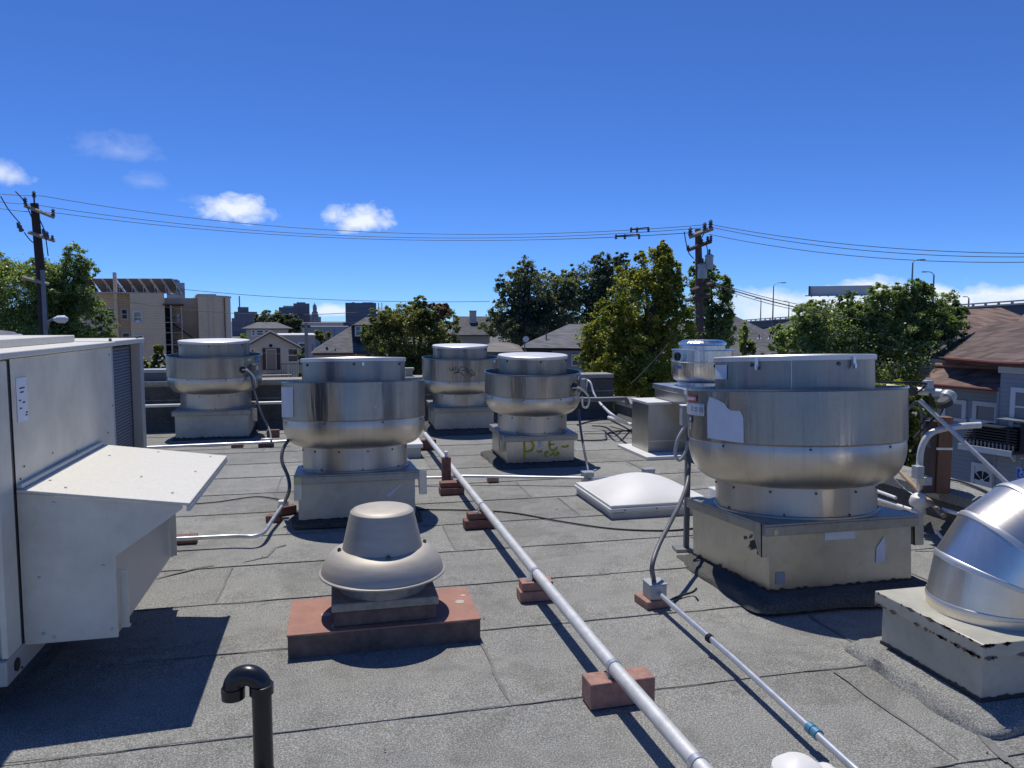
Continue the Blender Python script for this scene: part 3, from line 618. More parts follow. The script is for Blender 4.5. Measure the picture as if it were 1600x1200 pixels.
for x, z, par in ((-1.09, .49, hood), (-.87, .52, hood), (-1.085, .275, hood), (-.85, .27, hood), (-1.03, .77, hood), (-1.05, .26, hood)):
    MB().lathe([(.006, 0), (.006, .003), (.003, .006)], 8, M=Matrix.Translation((x+ox, Y0+oy, z)) @ Matrix.Rotation(math.pi/2, 4, 'X')).build('screw', 'galv_bright', par)
for y, f in ((3.2, .25), (3.5, .6), (3.9, .2), (3.25, .9), (3.7, .92), (4.1, .5), (4.1, .93), (3.3, .1)):
    x = XW+(XT-XW)*f; z = zw+(zt-zw)*f+.0165; MB().lathe([(.005, 0), (.005, .003), (.002, .005)], 8, c=(x+ox, y+oy, z)).build('screw', 'hvac_trim', top)
for y, z in ((3.16, .86), (3.2, .9), (3.16, .84), (3.5, .9), (3.8, .86), (4.3, .87), (4.38, 1.27), (4.4, 1.0)):
    MB().lathe([(.004, 0), (.004, .003)], 8, M=Matrix.Translation((XW+.004+ox, y+oy, z)) @ Matrix.Rotation(math.pi/2, 4, 'Y')).build('screw', 'screw', hv)
for y in (3.0, 4.43, 5.0): MB().lathe([(.008, 0), (.008, .012), (.004, .016)], 8, c=(XW+ox, y+oy, 1.338)).build('lid_screw', 'screw', hv)

# ================================================================ mushroom vent on its rusty pad
mv = thing('mushroom_vent', 'weathered aluminium mushroom vent standing on a rust-red pad', 'roof vent', (.2, 3.52, 0))
mb = MB().box(-.42, .42, -.2, .22, -.01, .098); mb.build('pad', 'rust_dark', mv, bevel=.004)
pt = MB(); pt.box(-.424, .424, -.204, .224, .098, .106); pt = pt.build('pad_top', 'rust_pad', mv, bevel=.002)
for x, y, s in ((.36, .02, .04), (-.26, .0, .04), (-.22, -.14, .035), (.2, -.16, .03), (-.21, .06, .03), (.39, .1, .02)):
    n = 9; vs = [(x+s*(.5+.6*abs(jag(k*1.9+x*7)))*math.cos(6.28*k/n), y+s*(.5+.6*abs(jag(k*2.3+y*9)))*math.sin(6.28*k/n), .1072) for k in range(n)]
    MB().add(vs, [tuple(range(n))]).build('worn_patch', 'vent_alu', pt, smooth=0)
MB().box(-.225, .225, -.165, .215, .107, .175).build('base_box', 'rust_dark', mv, bevel=.006); MB().box(-.235, .235, -.175, .225, .1755, .215).build('base_collar', 'collar_tan', mv, bevel=.006)
MB().lathe([(.2, .2155), (.195, .23), (.19, .36)], 56, c=(0, .02, 0)).build('throat', 'collar_tan', mv)
MB().lathe([(.2, .34), (.264, .292), (.282, .284), (.289, .288), (.289, .294), (.281, .299), (.273, .328), (.257, .36), (.233, .386), (.206, .4), (.182, .406), (.17, .406)], 80, c=(0, .02, 0)).build('skirt', 'vent_alu', mv)
MB().lathe([(.186, .396), (.184, .404), (.179, .425), (.152, .545), (.145, .572), (.135, .581), (.12, .586), (0, .589)], 80, c=(0, .02, 0)).build('cone_cap', 'vent_alu', mv)
for a in (-1.5, -3.0, .1): MB().lathe([(.009, 0), (.009, .014), (.005, .02)], 10, c=(.198*math.cos(a), .02+.198*math.sin(a), .396)).build('bolt', 'screw', mv)

# ================================================================ pipes, conduits and blocks
def tubeobj(name, label, cat, pts, r, mat_, group=None, n=12, smooth=True):
    p = [Vector(q) for q in pts]; o = MB().tube([q-p[0] for q in p], r, n).build(name, mat_, loc=p[0]); return tag(o, label, cat, group)
gpipe = thing('roof_pipe', 'long grey painted pipe running away down the middle of the roof on blocks', 'pipe', (1.0, 1.4, .135))
xs = lambda y: 1.0+(.03*(3-y) if y < 2.6 else .012)
pts = [(1.045, 1.4), (1.012, 2.6), (1.003, 3.75), (1.0, 5.5), (1.0, 8.8)]
pv = [Vector((x-1.0, y-1.4, 0)) for x, y in pts]; MB().tube(pv, .0265, 16).build('pipe', 'pipe_paint', gpipe)
for y in (2.0, 2.66, 3.78, 5.26, 7.0):
    x = [a[0]+(b[0]-a[0])*(y-a[1])/(b[1]-a[1]) for a, b in zip(pts[:-1], pts[1:]) if a[1] <= y <= b[1]][0]
    MB().lathe([(.027, -.012), (.031, -.012), (.031, .012), (.027, .012)], 16, M=Matrix.Translation((x-1.0, y-1.4, 0)) @ Matrix.Rotation(math.pi/2, 4, 'X')).build('pipe_strap', 'conduit', gpipe)
def block(label, boxes, mat_='red_block', loc=None, rz=0., clip=None):
    t = thing('support_block', label, 'wood block', loc, rz, 'wood blocks under pipes')
    for (w, d, z0, z1, dx, dy) in boxes: MB().box(dx-w/2, dx+w/2, dy-d/2, dy+d/2, z0, z1).build('timber', mat_, t, bevel=.004)
    if clip is not None: MB().box(clip-.03, clip+.0, -.02, .02, boxes[-1][3], boxes[-1][3]+.006).box(clip-.004, clip, -.02, .02, boxes[-1][3], boxes[-1][3]+.035).build('pipe_clip', 'galv_bright', t)
    return t
block('wood block under the long grey pipe, nearest the camera', [(.26, .1, 0, .098, 0, 0)], loc=(1.03, 2.66, .004), rz=.03, clip=-.02)
block('second wood block from the camera under the long grey pipe', [(.17, .1, 0, .055, 0, 0), (.165, .09, .056, .1, .008, .0)], loc=(.99, 3.77, .004), rz=-.02, clip=-.015)
block('two stacked wood blocks under the middle of the long grey pipe', [(.22, .1, 0, .06, 0, 0), (.185, .09, .061, .105, .01, .01)], 'brown_block', loc=(.965, 5.2, .004), clip=-.01)
block('stacked wood blocks with an upright post under the long grey pipe', [(.2, .12, 0, .055, 0, 0), (.19, .1, .056, .1, .0, .01), (.075, .06, .0, .28, -.02, .16)], 'brown_block', loc=(.93, 6.28, .004), clip=None)
MB().lathe([(.014, 0), (.014, .025), (.018, .03), (.018, .045), (.006, .055)], 14).build('white_cap', 'pvc_white', bpy.data.objects['support_block.003'], loc=(-.02, .16, .281))
block('dark wood block at the far end of the long grey pipe', [(.24, .12, 0, .11, 0, 0)], 'brown_block', loc=(.97, 8.55, .004))
tubeobj('steel_conduit', 'thin steel conduit running from the grey junction box toward the camera', 'conduit', [(1.52, 1.3, .075), (1.535, 2.0, .075), (1.562, 2.75, .075), (1.57, 3.5, .075)], .0135, 'conduit')
o = bpy.data.objects['steel_conduit']; o0 = o.location
for y, mt, L_ in ((2.18, 'blue_joint', .028), (2.95, 'black_rubber', .01)):
    MB().lathe([(.014, -L_), (.019, -L_), (.019, -.004), (.016, -.003), (.016, .003), (.019, .004), (.019, L_), (.014, L_)], 14, M=Matrix.Translation(Vector((1.54+(.02 if y > 2.5 else .003), y, .075))-o0) @ Matrix.Rotation(math.pi/2, 4, 'X')).build('conduit_coupling', mt, o)
block('small brick-red block under the grey junction box', [(.13, .14, 0, .04, 0, 0)], loc=(1.555, 3.56, .004), rz=.1)
jb = thing('junction_box', 'small grey electrical junction box at the head of the thin conduit', 'junction box', (1.565, 3.55, .045)); MB().box(-.045, .045, -.05, .05, 0, .075).build('box_body', 'transformer', jb, bevel=.004); MB().box(-.048, .048, -.053, .053, .0755, .081).build('box_lid', 'transformer', jb, bevel=.002)
# switch box and post at the big fan
sp = at(1072, 648, 4.75)
sw = thing('disconnect_switch', 'grey switch box on a dark post at the left side of the largest fan', 'switch box', (sp.x, sp.y, 0), -.15)
MB().box(-.034, .034, -.03, .03, sp.z-.065, sp.z+.055).build('box_body', 'transformer', sw, bevel=.005); MB().box(-.036, .036, -.034, .034, sp.z+.0555, sp.z+.062).build('box_lid', 'white_paint', sw, bevel=.002)
MB().box(.0, .03, -.02, .01, .02, sp.z-.066).build('post', 'flex_grey', sw); MB().box(-.06, .06, -.05, .05, 0, .02).build('foot', 'cap_metal', sw)
tubeobj('flexible_conduit', 'grey flexible conduit rising from the junction box to the switch on the largest fan', 'conduit', spline([(1.565, 3.56, .125), at(1019, 885, 3.78), at(1028, 855, 3.88), at(1047, 817, 4.1), at(1064, 783, 4.38), at(1075, 748, 4.6), at(1077, 700, 4.72)]), .0125, 'grey_pipe')
tubeobj('cable_loop', 'pale cable loop hanging below the switch box beside the largest fan', 'cable', spline([at(1072, 664, 4.72), at(1060, 685, 4.7), at(1055, 708, 4.7), at(1061, 719, 4.7), at(1070, 710, 4.7), at(1076, 690, 4.72)]), .011, 'transformer')
tubeobj('cable', 'black cable lying on the felt from the thin conduit to the largest fan', 'cable', spline([(1.6, 3.52, .015), gp(1060, 932, .015), gp(1082, 925, .02), gp(1088, 920, .06)]), .006, 'black_rubber')
# left: conduit from the air unit to the second fan
lc = [gp(262, 843, .07), gp(310, 840, .07), gp(360, 838, .07), gp(395, 838, .07), gp(412, 832, .07), gp(424, 815, .07), gp(441, 790, .09)]
tubeobj('steel_conduit', 'bright conduit bending from the air unit hood to the second fan', 'conduit', spline(lc[:1]+[lc[2]]+lc[3:], 6), .0135, 'conduit')
block('flat dark block under the bent conduit beside the air unit', [(.2, .07, 0, .05, 0, 0)], 'brown_block', loc=(*gp(283, 849).xy, .004))
block('small block under the bend of the conduit beside the second fan', [(.1, .07, 0, .045, 0, 0)], 'brown_block', loc=(*gp(428, 815).xy, .004), rz=-.2); block('wood block at the left foot of the second fan', [(.12, .07, 0, .06, 0, 0)], 'brown_block', loc=(*gp(449, 803).xy, .004), rz=.5)
jb = thing('junction_box', 'small pale conduit fitting at the left foot of the second fan', 'junction box', gp(443, 790, .085)); MB().box(-.035, .035, -.03, .03, 0, .04).build('box_body', 'pvc_white', jb, bevel=.004)
tubeobj('flexible_conduit', 'dark flexible conduit climbing the left side of the second fan', 'conduit', spline([gp(445, 785, .12), at(452, 765, 5.3), at(450, 745, 5.4), at(441, 722, 5.45), at(442, 703, 5.5), at(453, 684, 5.6)]), .0125, 'flex_grey')
tubeobj('cable', 'thin black cable lying on the felt left of the second fan', 'cable', spline([gp(290, 788, .008), gp(340, 784, .008), gp(400, 776, .008), gp(440, 781, .01)]), .005, 'black_rubber')
tubeobj('cable', 'thin black cable lying across the felt in the middle of the roof', 'cable', spline([gp(652, 796, .008), gp(735, 797, .008), gp(800, 801, .008), gp(880, 815, .008), gp(960, 826, .008), gp(1040, 829, .008), gp(1088, 825, .008)]), .006, 'black_rubber')
# conduit crossing in front of the third fan
cc = [gp(640, 747, .07), gp(700, 746, .07), gp(722, 744, .075), gp(800, 745, .07), gp(912, 747, .07)]
tubeobj('steel_conduit', 'conduit crossing the roof in front of the fan with yellow paint', 'conduit', cc, .0125, 'conduit')
tubeobj('steel_conduit', 'short conduit between two grey boxes behind the white skylight', 'conduit', [gp(926, 748, .07), gp(1005, 742, .07)], .012, 'conduit')
for u, v, l in ((918, 748, 'grey conduit box at the right foot of the fan with yellow paint'), (1013, 743, 'grey conduit box at the end of the short conduit behind the skylight')):
    jb = thing('junction_box', l, 'junction box', gp(u, v, .035)); MB().box(-.05, .05, -.04, .04, -.03, .06).build('box_body', 'transformer', jb, bevel=.004); MB().box(-.053, .053, -.043, .043, .0605, .066).build('box_lid', 'conduit', jb)
block('small red block under the crossing conduit', [(.1, .07, 0, .05, 0, 0)], loc=(*gp(770, 753).xy, .004))
tubeobj('flexible_conduit', 'dark flexible conduit dropping from the fan with yellow paint to its conduit box', 'conduit', spline([at(904, 640, 7.75), at(907, 668, 7.5), at(912, 700, 7.3), at(919, 735, 7.1), gp(921, 748, .06)]), .012, 'flex_grey')
# conduits by the far left fan and along the far parapet
tubeobj('steel_conduit', 'pale conduit fixed along the far parapet', 'conduit', [PY for PY in (Vector((-3.2, 10.62, .345)), Vector((-1, 10.62, .352)), Vector((.6, 10.62, .355)))], .02, 'pvc_white')
tubeobj('steel_conduit', 'pale conduit along the felt in front of the far left fan', 'conduit', [gp(215, 700, .05), gp(300, 696, .05), gp(420, 691, .06), gp(455, 689, .06)], .016, 'conduit')
block('dark block under the conduit at the right foot of the far left fan', [(.17, .08, 0, .07, 0, 0)], 'brown_block', loc=(*gp(416, 698).xy, .004)); block('dark wood block on the felt right of the far left fan', [(.15, .08, 0, .09, 0, 0)], 'brown_block', loc=(*gp(427, 683).xy, .004)); block('dark block under the conduit in front of the far left fan', [(.13, .07, 0, .04, 0, 0)], 'brown_block', loc=(*gp(371, 699).xy, .004))
jb = thing('junction_box', 'small pale conduit fitting at the right foot of the far left fan', 'junction box', gp(418, 690, .06)); MB().box(-.07, .05, -.03, .03, 0, .04).build('box_body', 'conduit', jb, bevel=.004)
tubeobj('flexible_conduit', 'dark flexible conduit dropping from the far left fan to the felt', 'conduit', spline([at(392, 586, 9.4), at(397, 610, 9.3), at(408, 645, 9.2), at(421, 672, 9.15), gp(424, 690, .07)]), .013, 'flex_grey')
# far right corner: pipes and cables
tubeobj('roof_pipe', 'grey pipe running level to an elbow over the right parapet at the far corner', 'pipe', spline([at(905, 624, 9.9), at(940, 624, 9.9), at(970, 623, 9.9), at(978, 624, 9.9), at(981, 632, 9.9)], 4), .03, 'grey_pipe')
tubeobj('cable', 'pale cable hanging from the raised parapet at the far right corner', 'cable', spline([at(912, 593, 10.5), at(922, 597, 10.4), at(928, 615, 10.3), at(938, 630, 10.1), at(960, 650, 9.2), gp(990, 665, .03), gp(1010, 676, .02)]), .013, 'pvc_white')
tubeobj('cable', 'second pale cable running along the foot of the right parapet', 'cable', spline([at(938, 631, 10.), at(955, 648, 9.6), gp(975, 660, .1), gp(1010, 664, .15)]), .012, 'pvc_white')
tubeobj('roof_pipe', 'short white pipe lying in the far right corner of the roof', 'pipe', [gp(951, 652, .12), gp(992, 665, .1)], .022, 'pvc_white')
for k, (l, p) in enumerate((('black cable trailing along the far parapet foot', [(902, 664), (915, 660), (930, 657), (950, 655), (965, 661)]), ('black cable looping to the galvanised duct', [(955, 657), (972, 665), (990, 675), (1010, 681)]), ('black cable wandering across the far felt', [(925, 665), (945, 667), (958, 675), (975, 690), (990, 700)]), ('short black cable hooking across the far felt', [(902, 688), (945, 687), (947, 678), (965, 674), (985, 672), (1000, 666)]))):
    tubeobj('cable', l, 'cable', spline([gp(u, v, .012) for u, v in p], 6), .009, 'black_rubber')

# ================================================================ skylight and other low boxes
sk = thing('skylight', 'white domed skylight with square frame, left of the largest fan', 'skylight', (2.345, 5.62, 0), -.0)
MB().box(-.395, .395, -.43, .43, -.01, .05).build('curb', 'transformer', sk, bevel=.006)
MB().box(-.415, .415, -.43, .43, .051, .078).build('frame', 'white_paint', sk, bevel=.004); MB().box(-.405, .405, -.42, .42, .079, .1).build('frame_lip', 'white_paint', sk, bevel=.004)
vs = []; fs = []; n = 28
for j in range(n+1):
    for i in range(n+1):
        a, b = -1+2*i/n, -1+2*j/n; vs.append((a*.385, b*.415, .101+.135*(math.cos(a*math.pi/2)*math.cos(b*math.pi/2))**.85 if abs(a) < 1 and abs(b) < 1 else .101))
for j in range(n):
    for i in range(n): fs.append((j*(n+1)+i, j*(n+1)+i+1, (j+1)*(n+1)+i+1, (j+1)*(n+1)+i))
MB().add(vs, fs).build('dome', 'white_dome', sk, smooth=60)
for x in (-.3, -.05, .2): MB().lathe([(.006, 0), (.006, .004)], 8, M=Matrix.Translation((x, -.43, .064)) @ Matrix.Rotation(math.pi/2, 4, 'X')).build('screw', 'screw', sk)
def lowbox(name, label, cat, loc, w, d, h, top='white_paint', body='transformer'):
    t = thing(name, label, cat, loc); MB().box(-w/2, w/2, -d/2, d/2, -.01, h*.7).build('curb', body, t, bevel=.004); MB().box(-w/2-.02, w/2+.02, -d/2-.02, d/2+.02, h*.7+.001, h).build('cap', top, t, bevel=.004); return t
lowbox('roof_hatch', 'white flat hatch between the skylight and the largest fan', 'roof hatch', (3.05, 4.95, 0), .62, .5, .2)
lowbox('roof_hatch', 'small white capped hatch half hidden behind the second fan', 'roof hatch', (.62, 8.25, 0), .5, .42, .15)
lowbox('parapet_box', 'grey box with lid standing on the far parapet at left', 'box', (-2.3, 10.92, .656), .3, .2, .15, 'transformer', 'flex_grey'); lowbox('parapet_box', 'small beige block on the far parapet behind the second fan', 'box', (1.02, 10.92, .656), .1, .1, .12, 'stucco', 'stucco')

# ================================================================ galvanised duct and the bright fan behind
dp = gp(1012, 712); dk = thing('galvanised_duct', 'square galvanised duct rising from a white flashing, left of the largest fan', 'duct', (dp.x, dp.y, 0))
MB().box(-.12, .85, -.26, .6, -.005, .035).build('flashing', 'white_paint', dk, bevel=.004)
MB().box(.0, .62, .0, .46, .0355, .55).build('duct_wall', 'duct_metal', dk, bevel=.004); MB().box(-.012, .632, -.012, .472, .55, .575).build('duct_top', 'white_paint', dk, bevel=.003)
MB().box(-.004, .64, -.004, .0, .15, .16).build('duct_seam', 'galv_bright', dk)
fp = at(1096, 605, 8.35)
bf = thing('exhaust_fan', 'small shiny new exhaust fan on a flared duct, behind the largest fan', 'exhaust fan', (fp.x, fp.y, 0))
z6 = lambda v: zat(v, 8.2)
MB().box(-.24, .24, -.24, .24, -.005, z6(668)).build('duct_wall', 'duct_metal', bf, bevel=.004)
MB().frus((-.24, .24, -.24, .24), (-.38, .38, -.38, .38), z6(668)+.001, z6(630)).box(-.38, .38, -.38, .38, z6(630), z6(610)-.002).build('flared_duct', 'duct_metal', bf)
MB().box(-.4, .4, -.4, .4, z6(612), z6(604)).build('plate', 'galv_bright', bf, bevel=.003)
r6 = 47*8.35/1200
MB().lathe([(r6*.78, z6(604)), (r6*.78, z6(598)), (r6*.86, z6(594))], 64).build('neck', 'bright_metal', bf)
MB().lathe([(r6*.8, z6(597)), (r6*.92, z6(594)), (r6*.99, z6(586)), (r6, z6(566)), (r6*1.03, z6(565)), (r6*1.03, z6(564)), (r6*.97, z6(564))], 72).build('bowl', 'bright_metal', bf)
MB().lathe([(r6*.98, z6(564)), (r6*.98, z6(548)), (r6*1.01, z6(547.5)), (r6*1.0, z6(546.5)), (r6*.6, z6(546.5))], 72).build('wind_band', 'bright_metal', bf)
MB().lathe([(r6*.75, z6(548)), (r6*.75, z6(540)), (r6*.79, z6(539)), (r6*.78, z6(536)), (r6*.68, z6(533.5)), (r6*.66, z6(532)), (r6*.5, z6(531.5)), (0, z6(531))], 72).build('lid', 'bright_metal', bf)
a = camang(bf)+math.asin(-.8); M = Matrix.Translation((r6*.99*math.cos(a), r6*.99*math.sin(a), z6(557))) @ Matrix.Rotation(a, 4, 'Z') @ Matrix.Rotation(math.pi/2, 4, 'Y')
MB().lathe([(.045, -.01), (.045, .01), (.026, .014), (.02, -.01)], 22, M=M).build('grommet', 'black_rubber', bf)
a = camang(bf)+math.asin(-.74); curved_patch(r6, a-.09, a+.09, lambda s: z6(571.5), lambda s: z6(576)).build('small_label', 'sticker_blue', bf)

# ================================================================ shiny elbow duct at the right edge
el = thing('elbow_duct', 'shiny segmented metal elbow duct on a chipped white curb at the right edge', 'duct', (2.53, 2.5, 0))
felt_skirt(el, .262, .12, .05, 'felt', 5.5)
MB().box(-.262, .262, -.262, .262, .02, .234).build('curb', 'curb_paint', el, bevel=.003); cp = MB().box(-.285, .285, -.285, .285, .235, .29).build('curb_cap', 'curb_paint', el, bevel=.004)
mb = MB()
for k in range(70):
    q = random.random(); x, y = (-.287, random.uniform(-.28, .28)) if q < .6 else (random.uniform(-.28, .28), -.287); z = .24 if random.random() < .5 else .288; s = random.uniform(.004, .013); d = (0, 1) if q < .6 else (1, 0)
    w = (s*(random.random()**2*3+.6)); mb.add([(x-.001*d[1]-d[0]*w, y-.001*d[0]-d[1]*w, z), (x-.001*d[1], y-.001*d[0], z-s), (x-.001*d[1]+d[0]*w, y-.001*d[0]+d[1]*w, z), (x-.001*d[1], y-.001*d[0], z+s*.6)], [(0, 1, 2, 3)])
mb.build('paint_chips', 'rust_dark', cp, smooth=0)['kind'] = 'stuff'
mb = MB(); n = 40; vs = []
for q in range(2):
    vs = []
    for k in range(n+1):
        x = -.266+.532*k/n; h = .02+.03*abs(jag(k*.6+q*7)); p0, p1 = (x, -.2645, .05), (x, -.2645, .062+h*.7)
        if q: p0, p1 = (-.2645, x, .05), (-.2645, x, .062+h*.7)
        vs += [p0, p1]
    mb.add(vs, [(2*k, 2*k+2, 2*k+3, 2*k+1) for k in range(n)])
mb.build('tar_edge', 'tar', el, smooth=0)
re, Rc = .226, .29; cz = .33; dirv = RGT; bx0 = Vector((.02, .0, 0))
def ell(th): return bx0+Vector((0, 0, cz))+dirv*(Rc-Rc*math.cos(th))+Vector((0, 0, Rc*math.sin(th)))
def ringpts(th, r, n=56):
    c = ell(th); nrm = (Vector((0, 0, 1))*math.cos(th)+dirv*math.sin(th)); e1 = dirv*math.cos(th)-Vector((0, 0, 1))*math.sin(th); e2 = nrm.cross(e1)
    return [c+e1*(r*math.cos(2*math.pi*k/n))+e2*(r*math.sin(2*math.pi*k/n)) for k in range(n)]
def loft(rings):
    n = len(rings[0]); vs = [p for r in rings for p in r]; return MB().add(vs, [(i*n+k, i*n+(k+1) % n, (i+1)*n+(k+1) % n, (i+1)*n+k) for i in range(len(rings)-1) for k in range(n)])
base = [[Vector((p.x, p.y, z)) for p in ringpts(0, re)] for z in (.29, cz)]
loft(base).build('collar', 'elbow_metal', el)
ths = [0, 20, 42, 64, 84, 90]
for a, b in zip(ths[:-1], ths[1:]):
    loft([ringpts(R_(a), re*1.002), ringpts(R_(b), re*1.002)]).build('gore', 'elbow_metal', el)
for a in ths[:-1]:
    loft([ringpts(R_(a-1.5), re*1.0), ringpts(R_(a-1.2), re*1.012), ringpts(R_(a), re*1.018), ringpts(R_(a+1.2), re*1.012), ringpts(R_(a+1.6), re*1.0)]).build('gore_seam', 'lid_top', el)
endr = [[p+dirv*s for p in ringpts(R_(90), re*k)] for s, k in ((0, 1.0), (.0, 1.12), (.03, 1.12), (.03, 1.0), (.9, 1.0))]
loft(endr).build('straight_run', 'elbow_metal', el)

# ================================================================ black vent pipe, bottom left
vp = at(411, 1160, 2.3); vt = zat(1040, 2.3)
pr, br_ = .03, .044
vpipe = thing('vent_pipe', 'black plastic vent pipe with hooked top standing in the foreground', 'vent pipe', (vp.x, vp.y, 0)); L_ = -RGT
zc_ = vt-br_-pr
MB().tube([(0, 0, -.01), (0, 0, zc_)], pr, 28).build('riser', 'abs_black', vpipe)
MB().tube([L_*(br_-br_*math.cos(R_(a)))+Vector((0, 0, zc_+br_*math.sin(R_(a)))) for a in range(0, 181, 9)]+[L_*(2*br_)+Vector((0, 0, zc_-.01))], pr*1.06, 28).build('hook_bend', 'abs_black', vpipe)
MB().lathe([(pr, -.015), (pr*1.22, -.015), (pr*1.22, .014), (pr, .016)], 28, c=(0, 0, zc_)).build('socket', 'abs_black', vpipe)
MB().lathe([(pr*.9, -.03), (pr*1.17, -.03), (pr*1.2, .004), (pr, .006)], 28, c=(L_.x*2*br_, L_.y*2*br_, zc_-.0)).build('socket', 'abs_black', vpipe)
MB().lathe([(.055, 0), (.045, .02), (pr+.003, .03), (pr+.001, .05)], 28).build('pipe_boot', 'tar', vpipe)

# ================================================================ service mast and clutter by the right parapet
ms = at(1470, 745, 5.15)
post = thing('timber_post', 'short brown timber post bolted to the right parapet', 'post', (ms.x, ms.y, .3), -.3); MB().box(-.045, .045, -.045, .045, -.02, .5).build('timber', 'wood_post', post, bevel=.004); MB().box(-.06, .046, -.048, -.0455, .28, .295).build('strap', 'galv_bright', post); MB().box(-.13, -.05, -.03, .03, -.02, .47).build('board', 'pole_brown', post)
mast = thing('service_mast', 'level grey service mast with weatherhead and cables above the right parapet', 'service mast', at(1440, 700, 5.2))
mo = mast.location
mpts = [at(1385, 606, 5.35), at(1405, 608, 5.3), at(1472, 614, 5.1)]; MB().tube([p-mo for p in mpts], .026, 16).build('mast_pipe', 'pipe_paint', mast)
hd = at(1480, 622, 5.08); MB().lathe([(.03, -.03), (.045, -.02), (.055, .01), (.045, .04), (.02, .055), (0, .058)], 20, M=Matrix.Translation(hd-mo) @ Matrix.Rotation(.5, 4, 'Y')).build('weatherhead', 'transformer', mast)
MB().lathe([(.036, -.03), (.05, -.02), (.052, .012), (.03, .02), (0, .022)], 14, M=Matrix.Translation(at(1476, 630, 5.03)-mo) @ Matrix.Rotation(2.6, 4, 'Y')).build('head_insert', 'black_rubber', mast)
for u in (1427, 1450): c = at(u, 611, 5.18)-mo; MB().lathe([(.028, -.012), (.034, -.012), (.034, .012), (.028, .012)], 16, M=Matrix.Translation(c) @ Matrix.Rotation(math.pi/2, 4, 'Y')).build('mast_clamp', 'black_rubber', mast)
MB().tube([at(1436, 626, 5.16)-mo, at(1452, 700, 5.1)-mo], .011).tube([at(1430, 628, 5.2)-mo, at(1404, 655, 5.3)-mo], .011).build('strut', 'grey_pipe', mast)
MB().box(-.03, .03, -.02, .02, -.03, .03, Matrix.Translation(at(1450, 601, 5.15)-mo)).build('insulator_bracket', 'transformer', mast, bevel=.006)
for k, p in enumerate(([(1475, 633), (1470, 645), (1458, 655), (1440, 672), (1428, 684)], [(1453, 615), (1455, 632), (1448, 650), (1437, 665)], [(1362, 596), (1400, 598), (1425, 597), (1448, 600)], [(1420, 600), (1432, 612), (1446, 603)])):
    MB().tube([at(u, v, 5.12)-mo for u, v in [(p_.x, p_.y) for p_ in spline([(a, b, 0) for a, b in p], 5)]], .0075, 8).build('service_cable', 'black_rubber', mast)
b0 = at(1437, 625, 5.12); b1 = PXp = gp(1612, 792, .3)
tubeobj('brace_pipe', 'long pale brace pipe slanting down from the mast to the right edge', 'pipe', [b0, b1], .0145, 'pipe_paint')
tubeobj('brace_pole', 'rusty brown pole slanting across behind the largest fan', 'pole', [wx(1396, 726, 4.0), wx(1475, 806, 3.82)], .017, 'rusty_pole')
tubeobj('roof_pipe', 'pale curved conduit hooking over the right parapet beside the timber post', 'pipe', spline([wx(1438, 772, 3.97), at(1437, 750, 5.05), at(1437, 720, 5.06), at(1441, 697, 5.06), at(1452, 679, 5.06), at(1470, 671, 5.06), at(1500, 666, 5.05), at(1532, 664, 5.04)], 6), .021, 'pipe_paint')
jb = thing('junction_box', 'grey electrical boxes strapped to the curved conduit by the right parapet', 'junction box', at(1436, 738, 5.0)); MB().box(-.035, .015, -.03, .03, -.04, .045).build('box_body', 'transformer', jb, bevel=.004); MB().box(.02, .08, -.03, .03, -.085, -.03).build('box_body', 'transformer', jb, bevel=.004)
wb = thing('vent_hood', 'white rounded plastic vent hood on a pipe near the right parapet', 'vent', wx(1437, 792, 3.86)); MB().lathe([(.035, -.04), (.038, .0), (.062, .01), (.068, .035), (.058, .07), (.033, .092), (0, .1)], 28).build('hood', 'white_dome', wb); MB().box(-.05, .03, -.03, .03, -.05, -.02).build('foot', 'pvc_white', wb, bevel=.005)
for l, p, r, m_ in (('white pipe running to the white vent hood', [(1335, 768), (1425, 797)], .014, 'pvc_white'), ('second white pipe behind the largest fan', [(1345, 758), (1400, 778)], .012, 'pvc_white'), ('white pipe to the right of the white vent hood', [(1473, 796), (1530, 812)], .013, 'pvc_white'), ('thin pale pipe by the shiny elbow', [(1462, 829), (1476, 845)], .01, 'pvc_white')):
    tubeobj('roof_pipe', l, 'pipe', [wx(u, v, 3.86) for u, v in p], r, m_)
tubeobj('cable', 'black cable lying along the top of the right parapet', 'cable', spline([gp(u, v, .325) for u, v in ((1478, 748), (1500, 752), (1530, 763), (1560, 777), (1600, 790))], 5), .008, 'black_rubber')
tubeobj('cable', 'thin pale wire hanging below the largest fan toward the white vent hood', 'cable', spline([at(1398, 748, 5.3), wx(1412, 762, 3.95), wx(1432, 776, 3.88)], 6), .004, 'pvc_white')
pc = thing('plastic_cover', 'pale translucent plastic cover just showing at the bottom edge', 'cover', gp(1245, 1265, .2)); MB().box(-.2, .16, -.12, .1, -.2, .06).build('tray', 'white_dome', pc, bevel=.02); MB().lathe([(.07, 0), (.065, .03), (.04, .05), (0, .056)], 32, c=(.02, .03, .062)).build('knob', 'white_dome', pc)
